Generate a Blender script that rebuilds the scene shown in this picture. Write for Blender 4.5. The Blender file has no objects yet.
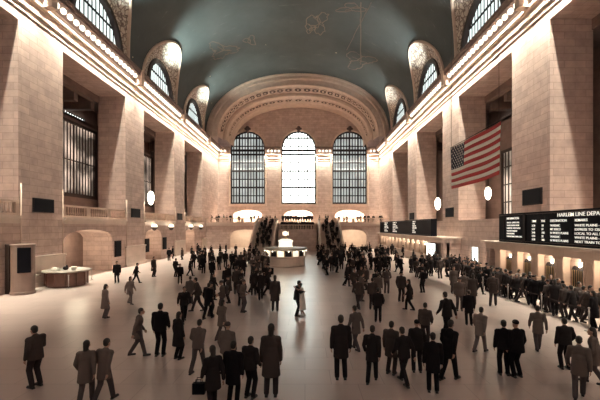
import bpy, bmesh, math, random
from mathutils import Vector, Matrix, Quaternion
random.seed(11)
SC = bpy.context.scene
COL = SC.collection
PI = math.pi
# ------------------------------------------------------------------ camera, world, exposure
H = 4.45                      # eye height on the west balcony
F = 353.0
cam_d = bpy.data.cameras.new('camera'); cam = bpy.data.objects.new('camera', cam_d); COL.objects.link(cam)
cam_d.sensor_width = 36; cam_d.lens = 36 * F / 600
cam.location = (0, 0, H); cam.rotation_euler = (PI / 2, 0, 0)
cam_d.shift_x = -5 / 600; cam_d.shift_y = 27 / 600
cam_d.clip_start = .05; cam_d.clip_end = 300
SC.camera = cam
w = bpy.data.worlds.new('world'); SC.world = w; w.use_nodes = True
w.node_tree.nodes['Background'].inputs[0].default_value = (.75, .85, .9, 1)
w.node_tree.nodes['Background'].inputs[1].default_value = .6
SC.view_settings.view_transform = 'Standard'; SC.view_settings.look = 'None'
SC.view_settings.gamma = 1; SC.view_settings.use_curve_mapping = False
SC.view_settings.exposure = 0.95
# ------------------------------------------------------------------ dimensions (metres)
XL, XR, XC = -19.9, 17.0, -1.45      # side wall planes and room axis
YB, YE = -6.0, 81.0                  # west and east end walls
OT = 18.88                           # top of the tall openings
GF = 5.2                             # gallery floor
BAYS = [(-.2, 9.9), (14.4, 24.5), (29, 39.1), (43.6, 53.8), (58.3, 68.4)]
ZS, VA, VB, VN = 22.75, 18.45, 12.6, 2.2   # vault spring height, half width, rise, exponent
# ------------------------------------------------------------------ lights
TILT, SPREAD = 6, 60
def area(name, loc, rot, sx, sy, power, color, spread=180):
    l = bpy.data.lights.new(name, 'AREA'); l.shape = 'RECTANGLE'; l.size = sx; l.size_y = sy
    l.energy = power; l.color = color; l.spread = math.radians(spread)
    o = bpy.data.objects.new(name, l); COL.objects.link(o); o.location = loc; o.rotation_euler = rot; return o
def spot(name, loc, target, power, color, angle, blend=.9, r=.3):
    l = bpy.data.lights.new(name, 'SPOT'); l.energy = power; l.color = color; l.spot_size = math.radians(angle)
    l.spot_blend = blend; l.shadow_soft_size = r
    o = bpy.data.objects.new(name, l); COL.objects.link(o); o.location = loc
    o.rotation_euler = (Vector(target) - Vector(loc)).to_track_quat('-Z', 'Y').to_euler(); return o
def point(name, loc, power, color, r=.2):
    l = bpy.data.lights.new(name, 'POINT'); l.energy = power; l.color = color; l.shadow_soft_size = r
    o = bpy.data.objects.new(name, l); COL.objects.link(o); o.location = loc; return o
WARM = (1, .86, .62)
CORN = (1, .96, .78)
area('cornice_light_left', (XL + .47, 37.5, 21.5), (0, math.radians(TILT), 0), .12, 85, 5600, CORN, SPREAD)
area('cornice_light_right', (XR - .47, 37.5, 21.5), (0, math.radians(-TILT), 0), .12, 85, 6900, CORN, SPREAD)
area('cornice_light_east', (XC, YE - .47, 21.5), (math.radians(TILT), 0, 0), 36, .12, 2200, CORN, SPREAD)
for y, p in ((19.4, 1.0), (34.1, 1.0), (48.7, 1.2), (63.6, .8)):
    spot('ceiling_floodlight_left', (XL + .95, y, 22.95), (XL + 5.2, y + 1.5, 32.0), 6500 * p, (.8, 1, .92), 72)
    spot('ceiling_floodlight_right', (XR - .95, y, 22.95), (XR - 5.0, y + 1.5, 32.0), 3000 * p, (.88, 1, .94), 72)
# ------------------------------------------------------------------ helpers
def tag(o, label=None, cat=None, group=None, kind=None):
    if label: o['label'] = label
    if cat: o['category'] = cat
    if group: o['group'] = group
    if kind: o['kind'] = kind
    return o
def empty(name, loc=(0, 0, 0), rz=0):
    o = bpy.data.objects.new(name, None); COL.objects.link(o); o.location = loc; o.rotation_euler = (0, 0, rz)
    o.empty_display_size = .2; return o
def link(name, me, parent=None, loc=None):
    o = bpy.data.objects.new(name, me); COL.objects.link(o)
    if parent is not None: o.parent = parent
    if loc is not None: o.location = loc
    return o
class MB:
    def __init__(s): s.bm = bmesh.new()
    def face(s, pts, mi=0):
        vs = [s.bm.verts.new(p) for p in pts]
        f = s.bm.faces.new(vs); f.material_index = mi; return f
    def box(s, x0, x1, y0, y1, z0, z1, mi=0, bev=0):
        if x0 > x1: x0, x1 = x1, x0
        if y0 > y1: y0, y1 = y1, y0
        r = bmesh.ops.create_cube(s.bm, size=1)
        for v in r['verts']:
            v.co = Vector((x0 + (v.co.x + .5) * (x1 - x0), y0 + (v.co.y + .5) * (y1 - y0), z0 + (v.co.z + .5) * (z1 - z0)))
        fs = {f for v in r['verts'] for f in v.link_faces}
        for f in fs: f.material_index = mi
        if bev:
            es = {e for f in fs for e in f.edges}
            bmesh.ops.bevel(s.bm, geom=list(es), offset=bev, segments=2, affect='EDGES', profile=.7)
        return s
    def cone(s, c, r0, r1, h, n=20, mi=0, caps=True, axis='Z'):
        r = bmesh.ops.create_cone(s.bm, cap_ends=caps, segments=n, radius1=max(r0, 1e-4), radius2=max(r1, 1e-4), depth=h)
        M = Matrix.Translation((0, 0, h / 2))
        if axis == 'X': M = Matrix.Rotation(PI / 2, 4, 'Y') @ M
        if axis == 'Y': M = Matrix.Rotation(-PI / 2, 4, 'X') @ M
        for v in r['verts']: v.co = Vector(c) + M @ v.co
        for f in {f for v in r['verts'] for f in v.link_faces}: f.material_index = mi; f.smooth = len(f.verts) == 4
        return s
    def ball(s, c, rad, mi=0, u=16, v=10):
        r = bmesh.ops.create_uvsphere(s.bm, u_segments=u, v_segments=v, radius=1)
        if not hasattr(rad, '__len__'): rad = (rad,) * 3
        for q in r['verts']: q.co = Vector((c[0] + q.co.x * rad[0], c[1] + q.co.y * rad[1], c[2] + q.co.z * rad[2]))
        for f in {f for q in r['verts'] for f in q.link_faces}: f.material_index = mi; f.smooth = True
        return s
    def limb(s, p0, p1, r0, r1, mi=0, n=12):
        p0, p1 = Vector(p0), Vector(p1); d = p1 - p0
        q = d.to_track_quat('Z', 'Y').to_matrix().to_4x4()
        r = bmesh.ops.create_cone(s.bm, cap_ends=True, segments=n, radius1=r0, radius2=r1, depth=d.length)
        M = Matrix.Translation((p0 + p1) / 2) @ q
        for v in r['verts']: v.co = M @ v.co
        for f in {f for v in r['verts'] for f in v.link_faces}: f.material_index = mi; f.smooth = len(f.verts) == 4
        s.ball(p0, r0, mi, n, 8); s.ball(p1, r1, mi, n, 8); return s
    def lathe(s, prof, n=32, c=(0, 0, 0), mi=0, smooth=False):
        rings = [[s.bm.verts.new((c[0] + r * math.cos(2 * PI * i / n), c[1] + r * math.sin(2 * PI * i / n), c[2] + z)) for i in range(n)] for r, z in prof]
        for a, b in zip(rings, rings[1:]):
            for i in range(n):
                f = s.bm.faces.new((a[i], a[(i + 1) % n], b[(i + 1) % n], b[i])); f.material_index = mi; f.smooth = smooth
        return s
    def mesh(s, name, mats):
        bmesh.ops.recalc_face_normals(s.bm, faces=s.bm.faces)
        me = bpy.data.meshes.new(name); s.bm.to_mesh(me); s.bm.free()
        for m in (mats if isinstance(mats, (list, tuple)) else [mats]): me.materials.append(m)
        return me
    def build(s, name, mats, parent=None, loc=None): return link(name, s.mesh(name, mats), parent, loc)
def struct(o): o['kind'] = 'structure'; return o
def copy_tree(o, parent=None):
    c = o.copy(); COL.objects.link(c); c.parent = parent
    for ch in o.children: copy_tree(ch, c)
    return c
# ------------------------------------------------------------------ materials
def mat(name):
    m = bpy.data.materials.new(name); m.use_nodes = True
    nt = m.node_tree; return m, nt, nt.nodes, nt.links, nt.nodes['Principled BSDF']
def simple(name, c, rough=.6, metal=0, noise=0, scale=6, spec=.5):
    m, nt, N, L, b = mat(name)
    b.inputs['Base Color'].default_value = (*c, 1); b.inputs['Roughness'].default_value = rough; b.inputs['Metallic'].default_value = metal
    b.inputs['Specular IOR Level'].default_value = spec
    if noise:
        t = N.new('ShaderNodeTexNoise'); t.inputs['Scale'].default_value = scale; t.inputs['Detail'].default_value = 4
        g = N.new('ShaderNodeNewGeometry'); L.new(g.outputs['Position'], t.inputs['Vector'])
        r = N.new('ShaderNodeMix'); r.data_type = 'RGBA'
        r.inputs['A'].default_value = (*[v * (1 - noise) for v in c], 1); r.inputs['B'].default_value = (*[min(1, v * (1 + noise)) for v in c], 1)
        L.new(t.outputs['Fac'], r.inputs['Factor']); L.new(r.outputs['Result'], b.inputs['Base Color'])
    return m
def emit(name, c, s):
    m, nt, N, L, b = mat(name)
    b.inputs['Base Color'].default_value = (*c, 1); b.inputs['Emission Color'].default_value = (*c, 1); b.inputs['Emission Strength'].default_value = s
    return m
def plane_coords(N, L):
    """metres along the wall / height, whichever way the surface faces"""
    g = N.new('ShaderNodeNewGeometry'); sp = N.new('ShaderNodeSeparateXYZ'); L.new(g.outputs['Position'], sp.inputs[0])
    sn = N.new('ShaderNodeSeparateXYZ'); L.new(g.outputs['True Normal'], sn.inputs[0])
    def gt(sock):
        a = N.new('ShaderNodeMath'); a.operation = 'ABSOLUTE'; L.new(sock, a.inputs[0])
        b = N.new('ShaderNodeMath'); b.operation = 'GREATER_THAN'; b.inputs[1].default_value = .6; L.new(a.outputs[0], b.inputs[0]); return b.outputs[0]
    fx = gt(sn.outputs['X']); fz = gt(sn.outputs['Z'])
    a = N.new('ShaderNodeCombineXYZ'); L.new(sp.outputs['Y'], a.inputs[0]); L.new(sp.outputs['Z'], a.inputs[1])
    b = N.new('ShaderNodeCombineXYZ'); L.new(sp.outputs['X'], b.inputs[0]); L.new(sp.outputs['Z'], b.inputs[1])
    c = N.new('ShaderNodeCombineXYZ'); L.new(sp.outputs['X'], c.inputs[0]); L.new(sp.outputs['Y'], c.inputs[1])
    m1 = N.new('ShaderNodeMix'); m1.data_type = 'VECTOR'; L.new(fx, m1.inputs['Factor']); L.new(b.outputs[0], m1.inputs['A']); L.new(a.outputs[0], m1.inputs['B'])
    m2 = N.new('ShaderNodeMix'); m2.data_type = 'VECTOR'; L.new(fz, m2.inputs['Factor']); L.new(m1.outputs['Result'], m2.inputs['A']); L.new(c.outputs[0], m2.inputs['B'])
    return m2.outputs['Result'], g.outputs['Position']
def stone(name, c, blocks=True, var=.1, rough=.75, bw=1.5, bh=.5, mort=.82):
    m, nt, N, L, b = mat(name)
    uv, pos = plane_coords(N, L)
    n = N.new('ShaderNodeTexNoise'); n.inputs['Scale'].default_value = 1.3; n.inputs['Detail'].default_value = 6; n.inputs['Roughness'].default_value = .65
    L.new(pos, n.inputs['Vector'])
    mul = N.new('ShaderNodeMix'); mul.data_type = 'RGBA'; mul.blend_type = 'MULTIPLY'; mul.inputs['Factor'].default_value = 1
    cr = N.new('ShaderNodeMapRange'); cr.inputs['From Min'].default_value = .25; cr.inputs['From Max'].default_value = .75
    cr.inputs['To Min'].default_value = 1 - var * 1.6; cr.inputs['To Max'].default_value = 1 + var * .6
    L.new(n.outputs['Fac'], cr.inputs['Value'])
    if blocks:
        t = N.new('ShaderNodeTexBrick'); t.inputs['Scale'].default_value = 1; t.inputs['Brick Width'].default_value = bw; t.inputs['Row Height'].default_value = bh
        t.inputs['Mortar Size'].default_value = .02; t.inputs['Mortar Smooth'].default_value = .3; t.offset = .5
        t.inputs['Color1'].default_value = (*c, 1); t.inputs['Color2'].default_value = (*[v * (1 - var) for v in c], 1)
        t.inputs['Mortar'].default_value = (*[v * mort for v in c], 1)
        L.new(uv, t.inputs['Vector']); L.new(t.outputs['Color'], mul.inputs['A'])
    else: mul.inputs['A'].default_value = (*c, 1)
    L.new(cr.outputs['Result'], mul.inputs['B']); L.new(mul.outputs['Result'], b.inputs['Base Color'])
    b.inputs['Roughness'].default_value = rough; b.inputs['Specular IOR Level'].default_value = .25
    return m
STONE_C = (.60, .445, .39)
M_STONE = stone('caen_stone_blocks', STONE_C, True, .17, .75, 1.5, .5, .66)
M_PLAIN = stone('carved_limestone', (.62, .47, .39), False, .12)
M_MARBLE = stone('botticino_marble', (.66, .53, .46), True, .1, .35, 2.4, 1.1, .85)
M_SHADESTONE = stone('shade_darkened_stone', (.26, .175, .15), True, .14)  # gallery shade put into the stone colour; also the dark upper cornice
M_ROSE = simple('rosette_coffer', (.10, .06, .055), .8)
M_BRONZE = simple('dark_bronze', (.06, .04, .036), .45, .6)
M_BRONZE2 = simple('window_bronze', (.022, .017, .018), .6, .0, spec=.15)
M_BLACK = simple('black_panel', (.006, .006, .010), .6, spec=.1)
M_WOOD = simple('reddish_wood', (.16, .075, .055), .4, 0, .35, 3)
M_CREAM = simple('cream_counter', (.30, .25, .21), .5)
M_KIOSK = simple('brown_kiosk_panel', (.24, .165, .14), .5, 0, .15, 2)
M_BRASS = simple('aged_brass', (.55, .40, .22), .3, .9)
M_GREY = simple('grey_metal', (.45, .40, .37), .4, .5)
M_PAPER = simple('paper', (.8, .76, .68), .7)
M_BULB = emit('cornice_bulb_glow', (1, .93, .78), 1.1)
M_GLOBE = emit('opal_globe_glow', (1, .90, .72), 5)
M_LITP = emit('lit_booth_window', (1, .9, .72), .45)
M_LANT = emit('lantern_glow', (1, .88, .7), 1.3)
M_TEXT = emit('board_letter_glow', (1, .96, .86), .36)
M_SIGNW = emit('backlit_white_panel', (.95, 1, .93), 1.6)
M_SKIN = simple('skin', (.42, .25, .19), .55)
def pane(name, c, s, var=.35):
    m, nt, N, L, b = mat(name)
    g = N.new('ShaderNodeNewGeometry'); n = N.new('ShaderNodeTexNoise'); n.inputs['Scale'].default_value = .45; n.inputs['Detail'].default_value = 3
    L.new(g.outputs['Position'], n.inputs['Vector'])
    r = N.new('ShaderNodeMapRange'); r.inputs['From Min'].default_value = .3; r.inputs['From Max'].default_value = .7
    r.inputs['To Min'].default_value = s * (1 - var); r.inputs['To Max'].default_value = s * (1 + var)
    L.new(n.outputs['Fac'], r.inputs['Value']); L.new(r.outputs['Result'], b.inputs['Emission Strength'])
    b.inputs['Emission Color'].default_value = (*c, 1); b.inputs['Base Color'].default_value = (.3, .32, .32, 1); b.inputs['Roughness'].default_value = .3
    return m
M_PANE_SIDE = pane('daylit_glass_side', (.86, .93, .90), .27, .3)
M_PANE_MID = pane('daylit_glass_bright', (.92, 1, .93), 5.0, .15)
M_PANE_WEST = pane('daylit_glass_west', (1, .95, .88), .7, .15)
M_PANE_LUN = pane('daylit_glass_lunette', (.88, 1, .97), .75, .15)
M_PANE_GRILLE = pane('dim_glass', (1, .74, .58), .16, .85)
for n_ in M_PANE_GRILLE.node_tree.nodes:
    if n_.type == 'MAP_RANGE': n_.inputs['From Min'].default_value = .42; n_.inputs['From Max'].default_value = .68; n_.inputs['To Max'].default_value = .55
def vault_mat():
    m, nt, N, L, b = mat('painted_zodiac_plaster')
    g = N.new('ShaderNodeNewGeometry')
    n = N.new('ShaderNodeTexNoise'); n.inputs['Scale'].default_value = .22; n.inputs['Detail'].default_value = 7; n.inputs['Roughness'].default_value = .6
    L.new(g.outputs['Position'], n.inputs['Vector'])
    mp = N.new('ShaderNodeMapping'); mp.inputs['Rotation'].default_value = (0, .3, .5); mp.inputs['Scale'].default_value = (.25, 1.6, .6)
    L.new(g.outputs['Position'], mp.inputs['Vector'])
    n2 = N.new('ShaderNodeTexNoise'); n2.inputs['Scale'].default_value = 1.0; n2.inputs['Detail'].default_value = 8; n2.inputs['Roughness'].default_value = .7
    L.new(mp.outputs['Vector'], n2.inputs['Vector'])
    a = N.new('ShaderNodeMix'); a.data_type = 'RGBA'
    a.inputs['A'].default_value = (.045, .051, .053, 1); a.inputs['B'].default_value = (.105, .118, .118, 1)
    L.new(n.outputs['Fac'], a.inputs['Factor'])
    k = N.new('ShaderNodeMapRange'); k.inputs['From Min'].default_value = .62; k.inputs['From Max'].default_value = .78; k.inputs['To Max'].default_value = .45
    L.new(n2.outputs['Fac'], k.inputs['Value'])
    c = N.new('ShaderNodeMix'); c.data_type = 'RGBA'; c.inputs['B'].default_value = (.36, .36, .33, 1)
    L.new(a.outputs['Result'], c.inputs['A']); L.new(k.outputs['Result'], c.inputs['Factor'])
    v = N.new('ShaderNodeTexVoronoi'); v.inputs['Scale'].default_value = .22; L.new(g.outputs['Position'], v.inputs['Vector'])
    s = N.new('ShaderNodeMath'); s.operation = 'LESS_THAN'; s.inputs[1].default_value = .028; L.new(v.outputs['Distance'], s.inputs[0])
    d = N.new('ShaderNodeMix'); d.data_type = 'RGBA'; d.inputs['B'].default_value = (.62, .55, .38, 1)
    L.new(c.outputs['Result'], d.inputs['A']); L.new(s.outputs[0], d.inputs['Factor'])
    L.new(d.outputs['Result'], b.inputs['Base Color']); b.inputs['Roughness'].default_value = .8; b.inputs['Specular IOR Level'].default_value = .2
    return m
M_VAULT = vault_mat()
M_GOLD = simple('faded_gold_paint', (.17, .13, .105), .7, 0, .3, 2)
def ornament():
    m, nt, N, L, b = mat('carved_plaster_relief')
    g = N.new('ShaderNodeNewGeometry')
    v = N.new('ShaderNodeTexVoronoi'); v.feature = 'DISTANCE_TO_EDGE'; v.inputs['Scale'].default_value = 2.0
    n = N.new('ShaderNodeTexNoise'); n.inputs['Scale'].default_value = 1.2; n.inputs['Detail'].default_value = 3
    L.new(g.outputs['Position'], n.inputs['Vector'])
    ad = N.new('ShaderNodeMix'); ad.data_type = 'RGBA'; ad.blend_type = 'ADD'; ad.inputs['Factor'].default_value = 1.1
    L.new(g.outputs['Position'], ad.inputs['A']); L.new(n.outputs['Color'], ad.inputs['B']); L.new(ad.outputs['Result'], v.inputs['Vector'])
    r = N.new('ShaderNodeMapRange'); r.inputs['From Min'].default_value = .02; r.inputs['From Max'].default_value = .16
    L.new(v.outputs['Distance'], r.inputs['Value'])
    a = N.new('ShaderNodeMix'); a.data_type = 'RGBA'; a.inputs['A'].default_value = (.22, .15, .13, 1); a.inputs['B'].default_value = (.66, .56, .48, 1)
    L.new(r.outputs['Result'], a.inputs['Factor']); L.new(a.outputs['Result'], b.inputs['Base Color']); b.inputs['Roughness'].default_value = .8
    bp = N.new('ShaderNodeBump'); bp.inputs['Strength'].default_value = .6; bp.inputs['Distance'].default_value = .15
    L.new(r.outputs['Result'], bp.inputs['Height']); L.new(bp.outputs['Normal'], b.inputs['Normal'])
    return m
M_ORN = ornament()
def floor_mat():
    m, nt, N, L, b = mat('polished_pink_marble')
    g = N.new('ShaderNodeNewGeometry')
    t = N.new('ShaderNodeTexBrick'); t.inputs['Scale'].default_value = 1; t.inputs['Brick Width'].default_value = 1.5; t.inputs['Row Height'].default_value = 1.0
    t.inputs['Mortar Size'].default_value = .012; t.inputs['Color1'].default_value = (.54, .425, .385, 1); t.inputs['Color2'].default_value = (.48, .375, .34, 1)
    t.inputs['Mortar'].default_value = (.38, .29, .26, 1); L.new(g.outputs['Position'], t.inputs['Vector'])
    n = N.new('ShaderNodeTexNoise'); n.inputs['Scale'].default_value = .5; n.inputs['Detail'].default_value = 2
    L.new(g.outputs['Position'], n.inputs['Vector'])
    r = N.new('ShaderNodeMapRange'); r.inputs['From Min'].default_value = .3; r.inputs['From Max'].default_value = .7; r.inputs['To Min'].default_value = .86; r.inputs['To Max'].default_value = 1.1
    L.new(n.outputs['Fac'], r.inputs['Value'])
    mu = N.new('ShaderNodeMix'); mu.data_type = 'RGBA'; mu.blend_type = 'MULTIPLY'; mu.inputs['Factor'].default_value = 1
    L.new(t.outputs['Color'], mu.inputs['A']); L.new(r.outputs['Result'], mu.inputs['B']); L.new(t.outputs['Color'], b.inputs['Base Color'])
    r2 = N.new('ShaderNodeMapRange'); r2.inputs['From Min'].default_value = .3; r2.inputs['From Max'].default_value = .7; r2.inputs['To Min'].default_value = .27; r2.inputs['To Max'].default_value = .33
    b.inputs['Roughness'].default_value = .3
    b.inputs['Specular IOR Level'].default_value = .7
    return m
M_FLOOR = floor_mat()
def cloth(name, mult, rough=.9):
    m, nt, N, L, b = mat(name)
    oi = N.new('ShaderNodeObjectInfo'); mu = N.new('ShaderNodeMix'); mu.data_type = 'RGBA'; mu.blend_type = 'MULTIPLY'; mu.inputs['Factor'].default_value = 1
    mu.inputs['B'].default_value = (*mult, 1); L.new(oi.outputs['Color'], mu.inputs['A']); L.new(mu.outputs['Result'], b.inputs['Base Color'])
    b.inputs['Roughness'].default_value = rough; b.inputs['Specular IOR Level'].default_value = .15
    return m
M_COAT = cloth('woven_coat', (1, 1, 1)); M_TROUS = cloth('woven_trousers', (.6, .62, .7))
M_HAIR = simple('dark_hair', (.018, .012, .010), .6); M_SHOE = simple('black_leather', (.012, .010, .010), .4)
M_WHITE = simple('white_satin', (.80, .74, .68), .5)
M_SUIT = simple('black_suit', (.010, .009, .012), .8)
# ------------------------------------------------------------------ walls with holes
def wall(name, origin, du, dn, u0, u1, z0, z1, th, holes, m, cuts=()):
    """origin: plane point; du: unit along wall; dn: unit pointing away from the room. holes: (ua,ub,zb,top(u),n)"""
    mb = MB(); O = Vector(origin); du = Vector(du); dn = Vector(dn)
    P = lambda u, z, t: O + du * u + Vector((0, 0, z)) + dn * t
    us = {u0, u1} | set(cuts)
    for a, b, zb, top, n in holes:
        for i in range(n + 1): us.add(round(a + (b - a) * i / n, 5))
    us = sorted(us)
    for a, b in zip(us, us[1:]):
        mid = (a + b) / 2
        hs = sorted([h for h in holes if h[0] < mid < h[1]], key=lambda h: h[2])
        lo = (z0, z0)
        segs = []
        for h in hs:
            hb = h[2]; ta, tb = h[3](a), h[3](b)
            if hb > lo[0] + 1e-6 or hb > lo[1] + 1e-6:
                segs.append((lo, (hb, hb))); mb.face([P(a, hb, 0), P(b, hb, 0), P(b, hb, th), P(a, hb, th)])
            lo = (ta, tb)
            mb.face([P(a, ta, 0), P(b, tb, 0), P(b, tb, th), P(a, ta, th)])
        segs.append((lo, (z1, z1)))
        for (la, lb), (ha, hb) in segs:
            for t in (0, th):
                mb.face([P(a, la, t), P(b, lb, t), P(b, hb, t), P(a, ha, t)])
    for a, b, zb, top, n in holes:
        for u in (a, b):
            if top(u) > zb + 1e-4: mb.face([P(u, zb, 0), P(u, top(u), 0), P(u, top(u), th), P(u, zb, th)])
    mb.face([P(u0, z1, 0), P(u1, z1, 0), P(u1, z1, th), P(u0, z1, th)])
    bmesh.ops.remove_doubles(mb.bm, verts=mb.bm.verts, dist=1e-4)
    return struct(mb.build(name, m))
flat = lambda z: (lambda u: z)
def seg(a, b, spring, rise):
    c, h = (a + b) / 2, (b - a) / 2
    return lambda u: spring + rise * math.sqrt(max(0, 1 - ((u - c) / h) ** 2))
def lun_top(c, r, zs=22.9): return lambda u: zs + r * math.sqrt(max(0, 1 - ((u - c) / r) ** 2))
# left wall
LARCH = [(0.6, 8.9), (14.6, 22.6), (29.15, 36.4), (44.0, 48.9), (58.9, 63.6)]
holes = [(a, b, GF, flat(OT), 1) for a, b in BAYS] + [(a, b, 0, seg(a, b, 3.4, .8), 16) for a, b in LARCH]
wall('wall_left', (XL, 0, 0), (0, 1, 0), (-1, 0, 0), YB, YE, 0, 22.5, 3.0, holes, M_STONE)
wall('wall_left_upper', (XL, 0, 0), (0, 1, 0), (-1, 0, 0), YB, YE, 22.5, 28.6, .6,
     [((a + b) / 2 - 4.3, (a + b) / 2 + 4.3, 22.7, lun_top((a + b) / 2, 4.3), 20) for a, b in BAYS], M_PLAIN)
# right wall
holes = [(a, b, GF, flat(OT), 1) for a, b in BAYS] + [(34.7, 36.3, 0, flat(2.45), 1), (30.0, 33.0, 0, seg(30, 33, 2.6, .6), 10)]
wall('wall_right', (XR, 0, 0), (0, 1, 0), (1, 0, 0), YB, YE, 0, 22.5, 3.0, holes, M_STONE)
wall('wall_right_upper', (XR, 0, 0), (0, 1, 0), (1, 0, 0), YB, YE, 22.5, 28.6, .6,
     [((a + b) / 2 - 4.3, (a + b) / 2 + 4.3, 22.7, lun_top((a + b) / 2, 4.3), 20) for a, b in BAYS], M_PLAIN)
# east end wall with three tall arched windows and gallery doorways
WC = [-13.15, XC, 10.25]; WR = 3.95
wt = lambda c: (lambda u: 22.5 + WR * math.sqrt(max(0, 1 - ((u - c) / WR) ** 2)))
holes = [(c - WR, c + WR, 9.75, wt(c), 20) for c in WC] + [(c - 3.3, c + 3.3, GF, seg(c - 3.3, c + 3.3, 7.2, 1.15), 14) for c in WC]
wall('wall_east', (0, YE, 0), (1, 0, 0), (0, 1, 0), XL - 3, XR + 3, 0, 37, 1.2, holes, M_STONE)
wall('wall_west', (0, YB, 0), (1, 0, 0), (0, -1, 0), XL - 3, XR + 3, 0, 37, 1.0, [(c - WR, c + WR, 9.75, wt(c), 20) for c in WC], M_STONE)
# floor
mb = MB(); mb.box(XL - 6.5, XR + 6.5, YB - 1, YE + 5, -.3, 0); struct(mb.build('floor', M_FLOOR))
# back walls of the galleries behind the piers (two-storey window wall)
def gallery(side):
    s = -1 if side == 'left' else 1; X0 = XL if s < 0 else XR
    gx = X0 + s * 3.55; ztop = 15.15 if s < 0 else 12.4; zb = 7.5 if s < 0 else GF + .1
    hw = 5.8 if s < 0 else 3.0; 
    hl = [((a + b) / 2 - hw, (a + b) / 2 + hw, zb, flat(ztop), 1) for a, b in BAYS]
    wall('wall_%s_gallery' % side, (gx, 0, 0), (0, 1, 0), (s, 0, 0), YB, YE, GF, 15.7, .5, hl, M_SHADESTONE)
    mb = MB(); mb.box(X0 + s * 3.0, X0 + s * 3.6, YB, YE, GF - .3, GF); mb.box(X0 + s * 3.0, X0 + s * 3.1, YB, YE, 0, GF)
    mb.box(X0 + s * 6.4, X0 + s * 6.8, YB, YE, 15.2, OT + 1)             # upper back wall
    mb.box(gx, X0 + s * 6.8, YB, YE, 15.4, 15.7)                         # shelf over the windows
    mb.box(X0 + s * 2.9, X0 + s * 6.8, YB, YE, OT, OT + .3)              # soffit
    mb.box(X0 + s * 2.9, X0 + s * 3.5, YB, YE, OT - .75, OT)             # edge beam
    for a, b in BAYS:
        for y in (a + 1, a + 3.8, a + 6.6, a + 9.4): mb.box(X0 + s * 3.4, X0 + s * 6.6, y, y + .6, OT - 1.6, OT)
    struct(mb.build('wall_%s_gallery_recess' % side, M_SHADESTONE))
gallery('left'); gallery('right')
# vault -------------------------------------------------------------
def vx(z, s):          # lateral position of the vault at height z on side s
    t = min(1, max(0, (z - ZS) / VB)); return XC + s * VA * (1 - t ** VN) ** (1 / VN)
def vpt(f, y):         # f in [0,1] from left spring over the crown to right spring
    th = PI * (1 - f); c, si = math.cos(th), math.sin(th)
    return Vector((XC + VA * math.copysign(abs(c) ** (2 / VN), c), y, ZS + VB * si ** (2 / VN)))
LR, LH = 5.6, 7.0
def low_z(y):
    for a, b in BAYS:
        c = (a + b) / 2
        if abs(y - c) < LR - 1e-6: return 22.5 + LH * math.sqrt(1 - ((y - c) / LR) ** 2)
    return 22.5
def f_of_z(z):
    if z <= ZS: return 0
    lo, hi = 0, .5
    for _ in range(40):
        m = (lo + hi) / 2
        if vpt(m, 0).z < z: lo = m
        else: hi = m
    return lo
ys = set([YB, 71.3])
for a, b in BAYS:
    c = (a + b) / 2
    for i in range(25): ys.add(round(c - LR * math.cos(PI * i / 24), 4))
ys = sorted(ys); mb = MB(); NV = 40; cols = []
for y in ys:
    z = low_z(y); f0 = f_of_z(z)
    pts = [vpt(f0 + (1 - 2 * f0) * i / NV, y) for i in range(NV + 1)]
    if f0 == 0: pts[0].z = pts[-1].z = 22.5
    cols.append([mb.bm.verts.new(p) for p in pts])
for A, B in zip(cols, cols[1:]):
    for i in range(NV):
        try: f = mb.bm.faces.new((A[i], A[i + 1], B[i + 1], B[i])); f.smooth = True
        except ValueError: pass
struct(mb.build('ceiling', M_VAULT))
# painted gold constellation strokes lying on the vault
def stroke(mb, pts, wd=.10):
    for (f0, y0), (f1, y1) in zip(pts, pts[1:]):
        p, q = vpt(f0, y0), vpt(f1, y1); d = (q - p)
        if d.length < 1e-4: continue
        c = Vector((XC, (y0 + y1) / 2, ZS)); n = (c - (p + q) / 2).normalized(); p = p + n * .05; q = q + n * .05
        t = d.cross(n).normalized() * wd
        mb.face([p - t, q - t, q + t, p + t])
mb = MB(); rg = random.Random(5)
def unproj(x, y):      # where a point of the ceiling lies, as (f, y) on the vault
    best = None
    for i in range(60, 341):
        f = i / 400; p0 = vpt(f, 0); Y = (p0.z - H) * F / max(1, (227 - y)); X = (x - 305) / F * Y; e = abs(X - p0.x)
        if best is None or e < best[0]: best = (e, f, Y)
    return best[1], best[2]
figs = [((222, 50), 16, 9, 15), ((318, 22), 12, 12, 12), ((310, 28), 6, 5, 8), ((360, 60), 17, 9, 13), ((352, 8), 16, 5, 9), ((250, 40), 7, 5, 7)]
for (cx, cy), rx, ry, n in figs:
    pts = []
    for i in range(n * 4):
        t = i / (n * 4) * 2 * PI; k = .75 + .3 * math.sin(3 * t + cx) + .12 * rg.uniform(-1, 1)
        pts.append(unproj(cx + rx * k * math.cos(t), cy + ry * k * math.sin(t)))
    stroke(mb, pts + pts[:1], .07)
    for _ in range(3):
        a = rg.uniform(0, 6.28); stroke(mb, [unproj(cx + rx * .6 * math.cos(a), cy + ry * .6 * math.sin(a)), unproj(cx + rg.uniform(-3, 3), cy), unproj(cx - rx * .5 * math.cos(a + .8), cy - ry * .5 * math.sin(a + .8))], .06)
stroke(mb, [unproj(361, 2 + 6 * i) for i in range(11)], .12)
stroke(mb, [unproj(372 - 3.2 * i, 2 + 6 * i) for i in range(9)], .05)
struct(mb.build('ceiling_constellation_paint', M_GOLD))
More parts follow.
